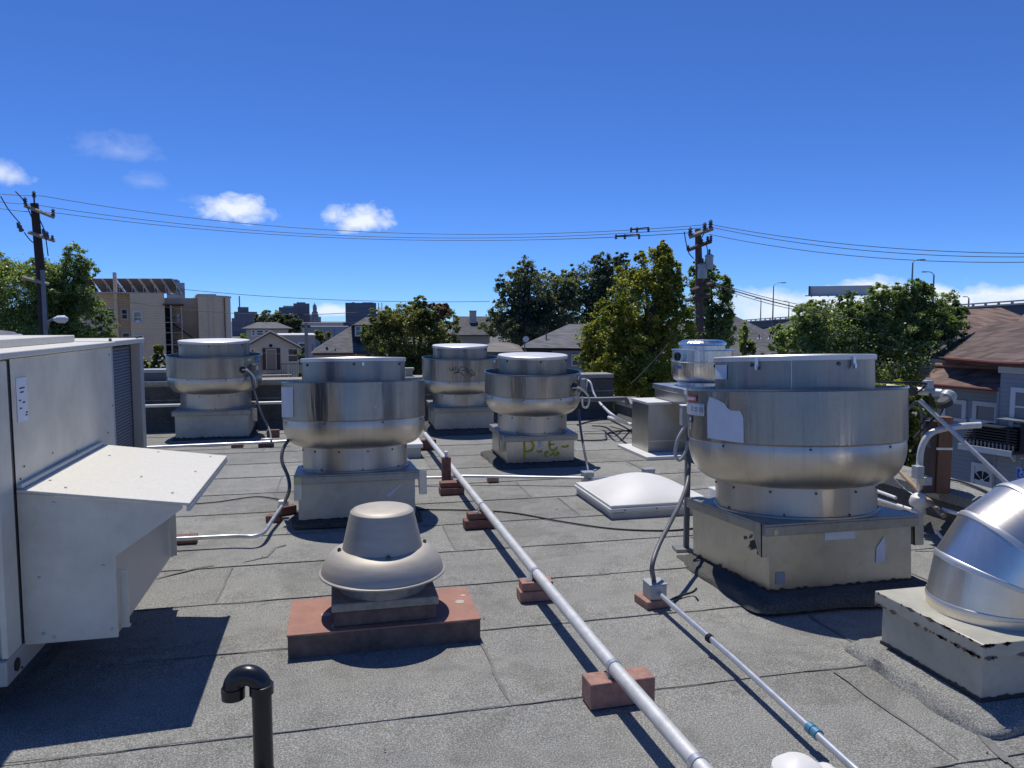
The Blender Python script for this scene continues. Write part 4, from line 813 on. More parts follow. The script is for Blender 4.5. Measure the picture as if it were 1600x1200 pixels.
# ================================================================ the neighbourhood
import numpy as np
rng = np.random.default_rng(11)
boards('tan_siding', (.84, .62, .39), .16, .12); boards('grey_siding', (.3, .325, .345), .13, .08); plain('cream_wall', (.68, .66, .58), .8, 0, .1, .6); plain('brown_trim', (.1, .06, .045), .7); plain('red_trim', (.16, .05, .04), .7)
plain('white_trim', (.72, .72, .69), .6, 0, .06, 2); plain('dark_void', (.02, .022, .027), .8); glass('pane'); glass('pane_pale', (.2, .23, .24), .15)
shingle('roof_grey', (.13, .13, .135)); shingle('roof_dark', (.085, .085, .09)); shingle('roof_brown', (.125, .088, .078), .26, .38); shingle('roof_redbrown', (.19, .125, .1), .24, .38); shingle('roof_warm', (.2, .175, .15))
plain('beige_wall', (.58, .52, .43), .85, 0, .1, .4); plain('grey_wall', (.38, .38, .37), .85, 0, .1, .4); plain('concrete', (.3, .31, .33), .85, 0, .12, .3); plain('steel_blue', (.06, .075, .1), .6, 0, .1, .5)
plain('board_grey', (.62, .6, .56), .8, 0, .06, .4); plain('solar_back', (.1, .105, .12), .6, 0, .12, 1.); plain('solar_face', (.015, .02, .045), .2); plain('rail_metal', (.7, .7, .7), .4, .6); plain('lamp_grey', (.2, .22, .24), .5, .4)
tower('tower_blue', (.12, .15, .2), (.06, .085, .13), 4.2); tower('tower_grey', (.17, .175, .2), (.1, .11, .15), 4., 5.); tower('tower_pale', (.42, .43, .46), (.2, .22, .27), 3.6, 4.); tower('tower_brown', (.2, .18, .18), (.12, .12, .14), 4.)
leafmat('leaf_green', (0.075, 0.12, 0.055), (0.19, 0.27, 0.115), (0.52, 0.58, 0.32), .6)
leafmat('leaf_dark', (0.065, 0.09, 0.075), (0.13, 0.165, 0.13), (0.28, 0.31, 0.22), .6)
leafmat('leaf_yellow', (0.07, 0.11, 0.025), (0.24, 0.28, 0.06), (0.66, 0.56, 0.16), .6)
leafmat('leaf_mid', (0.06, 0.09, 0.04), (0.16, 0.2, 0.075), (0.5, 0.44, 0.18), .6)
leafmat('leaf_purple', (0.081, 0.054, 0.054), (0.162, 0.108, 0.108), (0.243, 0.176, 0.135), .6)
plain('bark', (.085, .068, .055), .9, 0, .3, 8, .4, stretch=(5, 5, 1)); plain('petal', (.8, .78, .72), .6)

def frame(u, v, D, rz=0.):
    p = at(u, v, D); return p
def bear(u): return math.atan((u-800)/1200)
def vthing(name, label, cat, u, D, rz=None, group=None, z=GROUND):
    """a thing standing on the ground, its front square to the line of sight"""
    p = at(u, 500, D); return thing(name, label, cat, (p.x, p.y, z), -YAW-bear(u) if rz is None else rz, group)
class VB:
    """a building set out from bearings on the plane of its front: x across, y away, z up (metres, local)"""
    def __init__(s, t, u, D): s.t = t; s.u = u; s.D = D
    def x(s, u): return s.D/math.cos(bear(s.u))*math.tan(bear(u)-bear(s.u))
    def z(s, v): return zat(v, s.D)-s.t.location.z
    def box(s, u0, u1, v0, v1, y0, y1, name, mat_, par=None, bevel=0., mb=None):
        z1 = s.z(v0); z0 = s.z(v1) if v1 is not None else 0.
        m_ = MB().box(s.x(u0), s.x(u1), y0, y1, z0, z1); return m_.build(name, mat_, par or s.t, smooth=0, bevel=bevel)
    def window(s, u0, u1, v0, v1, y=0., pane='pane', fr='white_trim', mull=True, par=None):
        w = .07*max(1, s.D/40); x0, x1, z0, z1 = s.x(u0), s.x(u1), s.z(v1), s.z(v0)
        f = MB(); f.box(x0-w, x0, y-.05, y+.03, z0-w, z1+w).box(x1, x1+w, y-.05, y+.03, z0-w, z1+w).box(x0, x1, y-.05, y+.03, z1, z1+w).box(x0, x1, y-.07, y+.03, z0-w, z0)
        if mull: f.box(x0, x1, y-.04, y+.02, (z0+z1)/2-w*.35, (z0+z1)/2+w*.35)
        fo = f.build('window', fr, par or s.t, smooth=0); MB().box(x0, x1, y-.012, y+.0, z0, z1).build('pane', pane, fo, smooth=0); return fo

# ---------------------------------------------------------------- tan apartment house with solar panels
D = 50; t = vthing('apartment_house', 'tan three-storey apartment house with outside stairs at left', 'building', 250, D); b = VB(t, 250, D)
b.box(120, 206, 459, None, .8, 9, 'wall', 'tan_siding'); b.box(204.2, 258, 458.5, None, 0, 9.2, 'bay_wall', 'tan_siding'); b.box(258.1, 312, 464, None, 1.9, 9, 'stair_wall', 'tan_siding')
MB().prism([(b.x(310), 2.), (b.x(310), 0), (b.x(342), 0), (b.x(356), .9), (b.x(365), 2.2), (b.x(365), 9), (b.x(310), 9)], 0, b.z(463), 'z').build('corner_bay', 'tan_siding', t, smooth=0)
MB().prism([(b.x(310)-.06, 2.), (b.x(310)-.06, -.06), (b.x(342), -.06), (b.x(356)+.06, .86), (b.x(365)+.06, 2.2), (b.x(365)+.06, 9), (b.x(310)-.06, 9)], b.z(463), b.z(460.5), 'z').build('parapet_trim', 'beige_wall', t, smooth=0)
b.box(119, 258.5, 457.3, 459, -.04, 1., 'parapet_trim', 'beige_wall')
b.box(179, 184.5, 427, None, .1, .78, 'chimney_stack', 'tan_siding'); b.box(312, 343, 456.5, 460.4, 2.5, 6, 'roof_plant', 'lamp_grey')
for a in ((167.5, 178, 483, 499, .8), (190.5, 198, 484, 498, .8), (210, 220.5, 488, 503, 0), (190.5, 200, 521, 533, .8), (210, 221, 525, 540, 0)): b.window(*a[:4], y=a[4]-.0)
o = b.box(211.5, 219, 500, 504.5, -.3, .1, 'window_air_conditioner', 'white_trim'); b.window(277.5, 283, 491, 502.5, y=1.9)
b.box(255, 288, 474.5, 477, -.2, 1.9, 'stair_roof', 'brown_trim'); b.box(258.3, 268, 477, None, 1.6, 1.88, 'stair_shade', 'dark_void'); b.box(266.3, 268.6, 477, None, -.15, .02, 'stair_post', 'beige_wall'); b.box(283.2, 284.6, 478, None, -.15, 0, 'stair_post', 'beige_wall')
for v in (503, 519, 538, 556): b.box(258.3, 284, v, v+1.6, -.1, 1.6, 'landing', 'wood_grey'); MB().box(b.x(258.5), b.x(284), -.12, -.06, b.z(v-6), b.z(v-7)).build('handrail', 'brown_trim', t, smooth=0)
for v in (505, 540):
    MB().prism([(b.x(271), b.z(v)), (b.x(303), b.z(v+24)), (b.x(303), b.z(v+27)), (b.x(271), b.z(v+3))], .9, 1.5, 'y').build('stair_flight', 'brown_trim', t, smooth=0)
for u in (325, 333, 353): b.box(u, u+.9, 463.2, None, -.04 if u < 340 else .5, .06 if u < 340 else .9, 'drain_pipe', 'beige_wall')
t2 = vthing('gabled_house', 'steep brown gable end rising behind the left tree', 'building', 140, 56); b2 = VB(t2, 140, 56)
MB().prism([(b2.x(118), 0), (b2.x(118), b2.z(440)), (b2.x(130), b2.z(418)), (b2.x(137), b2.z(418)), (b2.x(158), b2.z(462)), (b2.x(158), 0)], 0, 7, 'y').build('wall', 'brown_trim', t2, smooth=0); MB().prism([(b2.x(137), b2.z(418)+.02), (b2.x(137), b2.z(416.5)), (b2.x(160), b2.z(464)), (b2.x(158.5), b2.z(465))], -.4, 7.2, 'y').build('roof', 'roof_brown', t2, smooth=0)
ends = [150, 167, 187, 206.5, 224.5, 242, 259.5, 277]
panels = [(150, 167, 0), (168.5, 186, 1), (189, 206, 2), (207.5, 224, 3), (225.5, 241.5, 4), (243, 259, 5), (260.5, 276, 6)]
for i, (u0, u1, k) in enumerate(panels):
    l = ['solar panel behind the tall chimney stack, far left of the row', 'solar panel beside the tall chimney stack, second from left'][i] if i < 2 else ['third', 'fourth', 'fifth', 'sixth'][i-2]+' solar panel from the left on the tan house roof' if i < 6 else 'rightmost solar panel on the tan house roof'
    D2 = 51.5; p = at((u0+u1)/2, 459, D2); sp_ = thing('solar_panel', l, 'solar panel', p, -YAW, 'solar panels on the tan house'); kx = D2/1200; w = (u1-u0)*kx
    sh_ = -5*kx; h = 23*kx
    vs = [(-w/2, .9, .05), (w/2, .9, .05), (w/2+sh_, -.1, h), (-w/2+sh_, -.1, h)]; vs += [(x, y+.05, z+.03) for x, y, z in vs]
    MB().add(vs, [(0, 3, 2, 1), (4, 5, 6, 7), (0, 1, 5, 4), (1, 2, 6, 5), (2, 3, 7, 6), (3, 0, 4, 7)]).build('panel', 'solar_back', sp_, smooth=0)
    for s in (-1, 1): MB().tube([(s*w*.47, .88, .02), (s*w*.47+sh_, -.14, h)], .03, 6).build('rail', 'rail_metal', sp_); MB().tube([(s*w*.42, .2, .0), (s*w*.42+sh_*.5, .35, h*.55)], .02, 6).build('strut', 'rail_metal', sp_)
t = vthing('tower_block', 'pale stepped tower block behind the solar panels', 'building', 276, 230); b = VB(t, 276, 230); b.box(262, 283, 438, None, 0, 8, 'wall', 'tower_pale'); b.box(283, 290.5, 441.5, None, .5, 8, 'wing', 'tower_pale'); b.box(270, 280, 436, 438, 2, 6, 'roof_plant', 'tower_grey')

# ---------------------------------------------------------------- city skyline
def city(label, parts, D, group=None):
    u = parts[0][0]; t = vthing('city_tower', label, 'tower', u, D, group='city towers on the skyline'); b = VB(t, u, D)
    for (u0, u1, v0, v1, y0, y1, n, m_) in parts: b.box(u0, u1, v0, v1, y0, y1, n, m_)
    return t, b
city('wide grey-blue office block with a small upper block, left end of the skyline', [(366, 402, 487, None, 0, 20, 'wall', 'tower_grey'), (372, 389, 479.5, 487, 4, 16, 'upper_block', 'tower_grey'), (374, 376, 462, 479.4, 9, 9.6, 'antenna', 'lamp_grey')], 700)
city('curved dark office tower next to the domed clock tower', [(436, 465, 480, None, 0, 22, 'wall', 'tower_blue'), (443, 459, 477.5, 480, 3, 15, 'roof_plant', 'beige_wall')], 760); city('taller slab tower directly left of the domed clock tower', [(459, 484, 474, None, 0, 24, 'wall', 'tower_grey'), (464, 478, 472, 474, 5, 18, 'roof_plant', 'tower_brown')], 790)
city('broad dark glass office tower right of the domed clock tower', [(540, 588, 473, None, 0, 28, 'wall', 'tower_blue'), (550, 555, 472, 473, 5, 20, 'roof_plant', 'lamp_grey'), (567, 584, 472, 473, 5, 20, 'roof_plant', 'lamp_grey')], 720)
t, b = city('dark block at the foot of the broad glass tower', [(609, 613, 485.5, None, 0, 12, 'wall', 'tower_blue')], 735)
t, b = city('pale clock tower with a domed cupola on the skyline', [(481, 501.5, 495, None, 0, 14, 'base', 'tower_pale'), (484, 498, 492, 495, 2, 12, 'step', 'concrete'), (487.5, 497, 487, 492, 3, 10, 'shaft', 'tower_pale'), (489, 495.5, 480, 487, 4, 9, 'belfry', 'tower_pale')], 820)
MB().lathe([(2.1, 0), (2.2, .8), (1.6, 2.6), (.6, 3.6), (.2, 5)], 16, c=(b.x(492.2), 6.5, b.z(480))).build('cupola', 'tower_pale', t)
t, b = city('pale tower with a white pyramid roof, right end of the skyline', [(588, 609, 490, None, 0, 16, 'wall', 'tower_pale')], 740)
zz0, zz1 = b.z(490), b.z(479.5); x0, x1 = b.x(588), b.x(605.5); MB().add([(x0, 0, zz0), (x1, 0, zz0), (x1, 12, zz0), (x0, 12, zz0), (b.x(590), 5, zz1), (b.x(594), 5, zz1)], [(0, 1, 5, 4), (1, 2, 5), (2, 3, 4, 5), (3, 0, 4)]).build('pyramid_roof', 'white_paint', t, smooth=0)
for u in (592, 597): MB().tube([(b.x(u), 4, b.z(484)), (b.x(u), 4, b.z(473))], .35, 6).build('spire', 'tower_blue', t)
def simple(name, label, u0, u1, v0, D, wall, depth=10, roof=None, v1=None, over=.3, extra=()):
    u = (u0+u1)/2; t = vthing(name, label, 'building', u, D); b = VB(t, u, D); b.box(u0, u1, v1 or v0, None, 0, depth, 'wall', wall)
    if roof == 'hip':
        x0, x1, za, zb_ = b.x(u0)-over, b.x(u1)+over, b.z(v1), b.z(v0); w = min((x1-x0)*.3, depth*.5); y0, y1 = -over, depth+over
        MB().add([(x0, y0, za), (x1, y0, za), (x1, y1, za), (x0, y1, za), (x0+w, (y0+y1)/2, zb_), (x1-w, (y0+y1)/2, zb_), (x0, y0, za-.15), (x1, y0, za-.15), (x1, y1, za-.15), (x0, y1, za-.15)], [(0, 1, 5, 4), (1, 2, 5), (2, 3, 4, 5), (3, 0, 4), (6, 7, 1, 0), (7, 8, 2, 1), (9, 6, 0, 3), (6, 9, 8, 7)]).build('roof', extra[0] if extra else 'roof_grey', t, smooth=0)
    elif roof == 'flat': b.box(u0-.5, u1+.5, v0-.6, v0+1.2, -.2, depth, 'roof_edge', 'white_trim')
    return t, b
t, b = simple('low_house', 'grey hip-roofed house far behind the white cottage', 384, 450, 503.5, 105, 'beige_wall', 10, 'hip', 513, .6)
for a in ((394, 397, 517, 523), (401, 410, 517, 523), (414, 421, 517, 523)): b.window(*a)
t, b = simple('flat_house', 'low grey flat-roofed house right behind the white cottage', 430, 492, 523.5, 82, 'grey_wall', 9, 'flat')
b.window(467, 475, 537, 543, mull=False); simple('long_building', 'long pale public building below the domed clock tower', 462, 536, 504, 260, 'beige_wall', 14); simple('long_building', 'pale flat building at the foot of the skyline, left of the wooden pole', 481, 545, 510, 190, 'concrete', 14); simple('long_building', 'dark low row of roofs along the horizon', 488, 560, 504, 420, 'steel_blue', 14); simple('long_building', 'grey apartment blocks below the left end of the skyline', 362, 402, 497, 330, 'tower_grey', 20)

# ---------------------------------------------------------------- white cottage and its neighbours
D = 66; t = vthing('white_cottage', 'small white gabled cottage with a brown door recess', 'house', 422, D); b = VB(t, 422, D)
MB().prism([(b.x(391), 0), (b.x(391), b.z(537)), (b.x(422), b.z(520.5)), (b.x(466), b.z(543)), (b.x(466), 0)], 0, 9, 'y').build('wall', 'cream_wall', t, smooth=0)
for (ua, va, ub, vb) in ((386, 538, 422, 518), (422, 518, 474, 546)):
    MB().prism([(b.x(ua), b.z(va)), (b.x(ub), b.z(vb)), (b.x(ub), b.z(vb+2.4)), (b.x(ua), b.z(va+2.4))], -.5, 9.3, 'y').build('roof', 'roof_dark', t, smooth=0)
dr = b.box(408.5, 436.5, 544, 578, -.06, .05, 'door_recess', 'brown_trim'); do = b.box(414.5, 430, 546.5, 577, -.14, -.07, 'door', 'wood_grey', dr)
for u in (414, 429.4): b.box(u, u+1.1, 546, 577, -.2, -.141, 'door_frame', 'white_trim', dr)
b.box(414, 430.5, 545, 546.4, -.2, -.141, 'door_frame', 'white_trim', dr); b.window(449.5, 463, 546, 565, y=-.0); b.window(391.5, 395, 546, 556, y=0)
MB().lathe([(.14, 0), (.14, .05)], 12, M=Matrix.Translation((b.x(422), 0, b.z(540))) @ Matrix.Rotation(math.pi/2, 4, 'X')).build('gable_vent', 'dark_void', t)
b.box(408, 452, 583, None, -2.6, -.4, 'porch_deck', 'wood_grey'); b.box(408, 452, 590, 592, -3.2, -2.61, 'porch_step', 'concrete')
for u in (446.6, 467): b.box(u, u+1.3, 567, None, -2.7, -2.6, 'porch_post', 'white_trim')
for k in range(16): b.box(437+k*2.7, 437.4+k*2.7, 566.5, 583, -2.5, -2.47, 'baluster', 'dark_void')
b.box(437, 479, 566, 567, -2.52, -2.45, 'handrail', 'dark_void')
D = 52; t = vthing('grey_roofed_house', 'house with a large grey shingle roof and dark dormer beside the mid tree', 'house', 540, D); b = VB(t, 540, D)
P_ = lambda u, v, y: (b.x(u), y, b.z(v)+(0 if y == 0 else 0))
b.box(492, 640, 553, None, .5, 9, 'wall', 'cream_wall'); b.box(488, 640, 551.5, 554.5, -.1, .5, 'eave_board', 'red_trim')
MB().add([P_(484, 551, 0), P_(650, 551, 0), P_(650, 551, 9), P_(484, 551, 9), P_(574, 495, 4.5), P_(600, 495, 4.5)], [(0, 1, 5, 4), (1, 2, 5), (2, 3, 4, 5), (3, 0, 4), (0, 3, 2, 1)]).build('roof', 'roof_grey', t, smooth=0)
dm = MB().prism([(b.x(550), b.z(509)), (b.x(590), b.z(509)), (b.x(590), b.z(534)), (b.x(554), b.z(534))], .9, 3.5, 'y').build('dormer', 'dark_void', t, smooth=0); b.box(549, 592, 507.5, 509.5, .6, 4, 'dormer_roof', 'roof_grey', dm); b.window(556.5, 562, 511, 524, y=.88, pane='pane_pale', par=dm); b.window(566, 573, 512, 522, y=.88, par=dm)
for u, v in ((509, 521), (486.5, 538), (521.8, 514)): MB().tube([(b.x(u), .8, b.z(v+11)), (b.x(u), .8, b.z(v))], .09 if u == 509 else .04, 8).build('roof_vent', 'lamp_grey', t)
t = vthing('wooden_pole', 'short weathered wooden pole in front of the white cottage', 'utility pole', 478, 46); b = VB(t, 478, 46); MB().tube([(0, 0, 0), (0, 0, b.z(504))], .13, 10, .1).build('pole', 'wood_grey', t); MB().box(-.25, .25, -.06, .06, b.z(512), b.z(508)).build('crossarm', 'pole_brown', t)
t, b = simple('chimney_house', 'grey-roofed house with a pink chimney left of the dark oaks', 708, 765, 495, 75, 'grey_wall', 9, None, 523); MB().prism([(-.8, b.z(523)), (4.5, b.z(494)), (4.5, b.z(496)), (-.8, b.z(525))], b.x(706), b.x(768), 'x').build('roof', 'roof_dark', t, smooth=0); b.box(733.5, 744.5, 485.5, 505, 2.2, 3.2, 'chimney', 'beige_wall'); b.box(733, 745, 484.8, 486.2, 2.1, 3.3, 'chimney_cap', 'concrete')
D = 36; t = vthing('grey_gable_house', 'grey shingle-roofed house behind the fan with yellow paint', 'house', 880, D); b = VB(t, 880, D); b.box(822, 960, 543, None, .3, 8, 'wall', 'steel_blue'); b.box(862, 945, 548, None, .1, .3, 'porch_wall', 'grey_wall')
MB().add([(b.x(812), -.3, b.z(543)), (b.x(965), -.3, b.z(544)), (b.x(965), 8, b.z(544)), (b.x(812), 8, b.z(543)), (b.x(890), 4, b.z(507)), (b.x(940), 4, b.z(507))], [(0, 1, 5, 4), (1, 2, 5), (2, 3, 4, 5), (3, 0, 4), (0, 3, 2, 1)]).build('roof', 'roof_grey', t, smooth=0)
for u in (853, 856.5): MB().tube([(b.x(u), 1., b.z(542)), (b.x(u), 1., b.z(523 if u < 855 else 531))], .035, 8).build('roof_vent', 'lamp_grey', t)
b.window(895, 905, 556, 570, y=.08)
t = vthing('satellite_dish', 'pale satellite dish on the edge of the grey shingle roof', 'satellite dish', 820, 34, z=zat(545, 34)); MB().tube([(0, 0, -.3), (0, 0, .3)], .025, 6).build('mast', 'lamp_grey', t); MB().lathe([(0, -.06), (.08, -.02), (.14, .02)], 18, M=Matrix.Translation((.05, -.05, .42)) @ Matrix.Rotation(1.2, 4, 'X')).build('dish', 'white_trim', t)
t, b = simple('low_house', 'low house with a pale roof behind the graffiti fan', 760, 806, 539, 30, 'beige_wall', 7, 'hip', 549, .3, ('roof_warm',))
# roofs right of the pole
D = 48; t = vthing('grey_gable_house', 'big grey gable roof with a dark valley right of the utility pole', 'house', 1180, D); b = VB(t, 1180, D); b.box(1120, 1230, 560, None, .5, 9, 'wall', 'grey_wall')
MB().add([(b.x(1090), 0, b.z(562)), (b.x(1240), 0, b.z(562)), (b.x(1196), 5, b.z(517)), (b.x(1140), 5, b.z(490)), (b.x(1100), 5, b.z(505))], [(0, 1, 2, 3, 4)]).build('roof', 'roof_grey', t, smooth=0); MB().add([(b.x(1190), .4, b.z(562)), (b.x(1275), .4, b.z(562)), (b.x(1262), 6, b.z(495)), (b.x(1193), 6, b.z(517))], [(0, 1, 2, 3)]).build('roof', 'roof_dark', t, smooth=0)
for u, v in ((1173, 530), (1187, 523), (1204, 523)): MB().tube([(b.x(u), .9, b.z(v+7)), (b.x(u), .9, b.z(v))], .05, 8).build('roof_vent', 'lamp_grey', t); MB().lathe([(.14, 0), (.05, .1)], 8, c=(b.x(u), 1.0, b.z(v+7))).build('vent_base', 'white_trim', t)

# ---------------------------------------------------------------- grey clapboard house on the right
hx = at(1563, 600, 22); gh = thing('grey_house', 'blue-grey clapboard house with brown shingle roofs at the right edge', 'house', (hx.x, hx.y, GROUND), -R_(12)-R_(0))
inv = (Matrix.Translation(gh.location) @ Matrix.Rotation(gh.rotation_euler.z, 4, 'Z')).inverted()
# local frame: +y runs away from us along the wall, -x faces us
gh.rotation_euler.z = R_(12); inv = (Matrix.Translation(gh.location) @ Matrix.Rotation(R_(12), 4, 'Z')).inverted()
def onwall(u, v, x=0.):            # where a bearing meets the wall plane local x = const
    o_ = inv @ Vector((0, 0, EYE)); d_ = inv.to_3x3() @ ray(u, v); k_ = (x-o_.x)/d_.x; return o_+d_*k_
def ww(u0, u1, v0, v1, x=0.):
    p, q = onwall(u0, v0, x), onwall(u1, v1, x); um = onwall((u0+u1)/2, v0, x), onwall((u0+u1)/2, v1, x); return min(p.y, q.y), max(p.y, q.y), um[1].z, um[0].z
far = onwall(1450, 600).y; ez = onwall(1510, 600).z
MB().box(0, 6, 0, far, 0, ez).build('wall', 'grey_siding', gh, smooth=0)
BX = -.55; nb = onwall(1563, 600, BX).y
MB().box(BX, 6, nb-7, nb, 0, onwall(1590, 575, BX).z).build('bay_wall', 'grey_siding', gh, smooth=0)
MB().box(BX-.05, 6, nb-7.02, nb+.05, onwall(1590, 584, BX).z, onwall(1590, 574, BX).z).build('frieze_board', 'beige_wall', gh, smooth=0)
def gwin(u0, u1, v0, v1, x, bars=1):
    y0, y1, z0, z1 = ww(u0, u1, v0, v1, x); w = .13; f = MB(); f.box(x-.05, x+.02, y0, y0+w, z0, z1).box(x-.05, x+.02, y1-w, y1, z0, z1).box(x-.05, x+.02, y0+w, y1-w, z1-w, z1).box(x-.07, x+.02, y0-.04, y1+.04, z0-.06, z0+.03)
    for k in range(bars): zz = z0+(z1-z0)*(k+1)/(bars+1); f.box(x-.035, x+.01, y0+w, y1-w, zz-.025, zz+.025)
    fo = f.build('window', 'white_trim', gh, smooth=0); MB().box(x-.012, x-.002, y0+w, y1-w, z0+.03, z1-w).build('pane', 'pane_pale', fo, smooth=0)
gwin(1473, 1510, 624, 654, 0, 0); gwin(1521, 1561.5, 628, 658, 0, 0); gwin(1581, 1640, 607, 698, BX, 2)
MB().box(-.04, .03, far-.14, far+.02, 0, ez).build('corner_board', 'white_trim', gh, smooth=0); MB().box(BX-.03, BX+.05, nb-.0, nb+.06, 0, ez).build('corner_board', 'grey_siding', gh, smooth=0)
# door with fan light
y0, y1, z0, z1 = ww(1520, 1551, 724, 800, -.02); dz = .0
dd = MB().box(-.06, -.0, y0+.1, y1-.1, dz, z1-.1).build('door', 'white_trim', gh, smooth=0)
MB().box(-.09, .0, y0, y0+.1, dz, z1).box(-.09, .0, y1-.1, y1, dz, z1).box(-.09, .0, y0+.1, y1-.1, z1-.1, z1).build('door_frame', 'white_paint', gh, smooth=0)
cy_, cz_ = (y0+y1)/2, z1-.1-(z1*.0)-.42
for k in range(4):
    a0, a1 = R_(4+44*k), R_(40+44*k); n = 6; r0, r1 = .07, .3; vs = [(-.064, cy_-r1*math.cos(a0+(a1-a0)*j/n), cz_+r1*math.sin(a0+(a1-a0)*j/n)) for j in range(n+1)]+[(-.064, cy_-r0*math.cos(a1), cz_+r0*math.sin(a1)), (-.064, cy_-r0*math.cos(a0), cz_+r0*math.sin(a0))]
    MB().add(vs, [tuple(range(len(vs)))]).build('fan_light', 'dark_void', dd, smooth=0)
# roofs
def quad_roof(name, pts, mat_, th=.1):
    v = [inv @ p if not isinstance(p, tuple) else Vector(p) for p in pts]; n = len(v); nrm = (v[1]-v[0]).cross(v[-1]-v[0]).normalized(); nrm = nrm if nrm.z > 0 else -nrm; vs = v+[p-nrm*th for p in v]
    return MB().add(vs, [tuple(range(n)), tuple(range(n, 2*n))[::-1]]+[(i, (i+1) % n, n+(i+1) % n, n+i) for i in range(n)]).build(name, mat_, gh, smooth=0)
lo0 = onwall(1440, 598, -.5); lo1 = onwall(1563, 608, -.5); hi0 = onwall(1462, 573, .35); hi1 = onwall(1563, 577, .35)
r1 = quad_roof('roof', [tuple(lo0), tuple(lo1), tuple(hi1), tuple(hi0)], 'roof_redbrown'); MB().tube([lo0+Vector((-.05, 0, -.03)), lo1+Vector((-.05, 0, -.03))], .05, 8).build('gutter', 'red_trim', gh); MB().tube([hi0+Vector((0, 0, .05)), hi1+Vector((0, 0, .05))], .07, 8).build('ridge_flashing', 'rust_pad', gh)
MB().box(-.4, .02, far, far-.01+.02, 0, .1).box(-.03, .0, 0, far, ez-.14, ez-.02).build('eave_board', 'beige_wall', gh, smooth=0)
MB().box(.6, 6, .05, far+.8, ez, onwall(1500, 563, .6).z).build('upper_wall', 'beige_wall', gh, smooth=0); MB().box(.55, .6, onwall(1555, 570, .55).y, onwall(1512, 570, .55).y, ez+.15, onwall(1530, 566, .55).z).build('clerestory', 'dark_void', gh, smooth=0)
e0 = onwall(1475, 560, -.1); e1 = onwall(1700, 572, -1.0); k0 = onwall(1546, 503, 2.6); k1 = onwall(1740, 506, 2.6)
quad_roof('roof', [tuple(e0), tuple(onwall(1560, 566, -.6)), tuple(e1), tuple(k1), tuple(k0)], 'roof_brown', .14); MB().tube([e0, onwall(1560, 567, -.62), e1], .06, 8).build('gutter', 'red_trim', gh)
quad_roof('roof', [tuple(e0), tuple(k0), tuple(k0+Vector((2.5, 1.5, -1.2))), tuple(e0+Vector((3.2, 3.2, 0)))], 'roof_brown', .1)
# porch roof over the door with black clutter on it
py0, py1, pz, _ = ww(1500, 1582, 705, 705, -1.2); pz = onwall(1545, 706, -1.2).z
pr = MB().box(-1.25, -.01, py0, py1, pz, pz+.1).build('porch_roof', 'roof_dark', gh, smooth=0); MB().box(-1.28, -1.25, py0-.02, py1+.02, pz-.04, pz+.12).build('porch_fascia', 'white_paint', pr, smooth=0); MB().prism([(-.9, pz-.001), (-.02, pz-.001), (-.02, pz-.7)], py0+.3, py0+.36, 'y').build('porch_bracket', 'white_paint', pr, smooth=0)
gr = thing('rooftop_clutter', 'black slatted metal rack heaped on the porch roof of the grey house', 'rack', gh.matrix_world @ Vector((0, 0, 0)) if False else (Matrix.Translation(gh.location) @ Matrix.Rotation(R_(12), 4, 'Z')) @ Vector((-.75, (py0+py1)/2, pz+.1)), R_(12))
for k in range(7): MB().box(-.4, .4, -.8, .75-.05*k, (.1+.075*k), (.14+.075*k)).build('slat', 'black_rubber', gr, smooth=0)
for k in range(14): MB().box(-.42, -.4, -.75+.11*k, -.7+.11*k, .0, .16).build('bar', 'lamp_grey', gr, smooth=0)
MB().box(-.3, .3, -.98, -.82, 0, .8).build('post', 'black_rubber', gr, smooth=0); MB().box(-.4, .3, -1.05, -.2, .8, .84).build('top_plate', 'lamp_grey', gr, smooth=0)
for y_ in (-.55, .4): MB().box(-.38, .38, y_-.04, y_+.04, 0, .6).build('leg', 'black_rubber', gr, smooth=0)
# brown house and roofs behind
D = 40; t = vthing('brown_roofed_house', 'house with a reddish-brown hip roof behind the grey house', 'house', 1560, D); b = VB(t, 1560, D); b.box(1495, 1700, 530, None, 1, 9, 'wall', 'beige_wall')
MB().add([(b.x(1478), 0, b.z(528)), (b.x(1680), 0, b.z(532)), (b.x(1610), 4.5, b.z(497)), (b.x(1563), 4.5, b.z(479)), (b.x(1506), 4.5, b.z(481))], [(0, 1, 2, 3, 4)]).build('roof', 'roof_redbrown', t, smooth=0); b.box(1503, 1510, 483, 485.5, 3.6, 4.4, 'roof_light', 'white_trim')
MB().add([(b.x(1585), -.5, b.z(510)), (b.x(1720), -.5, b.z(512)), (b.x(1700), 3, b.z(480)), (b.x(1600), 3, b.z(491))], [(0, 1, 2, 3)]).build('roof', 'roof_redbrown', t, smooth=0)
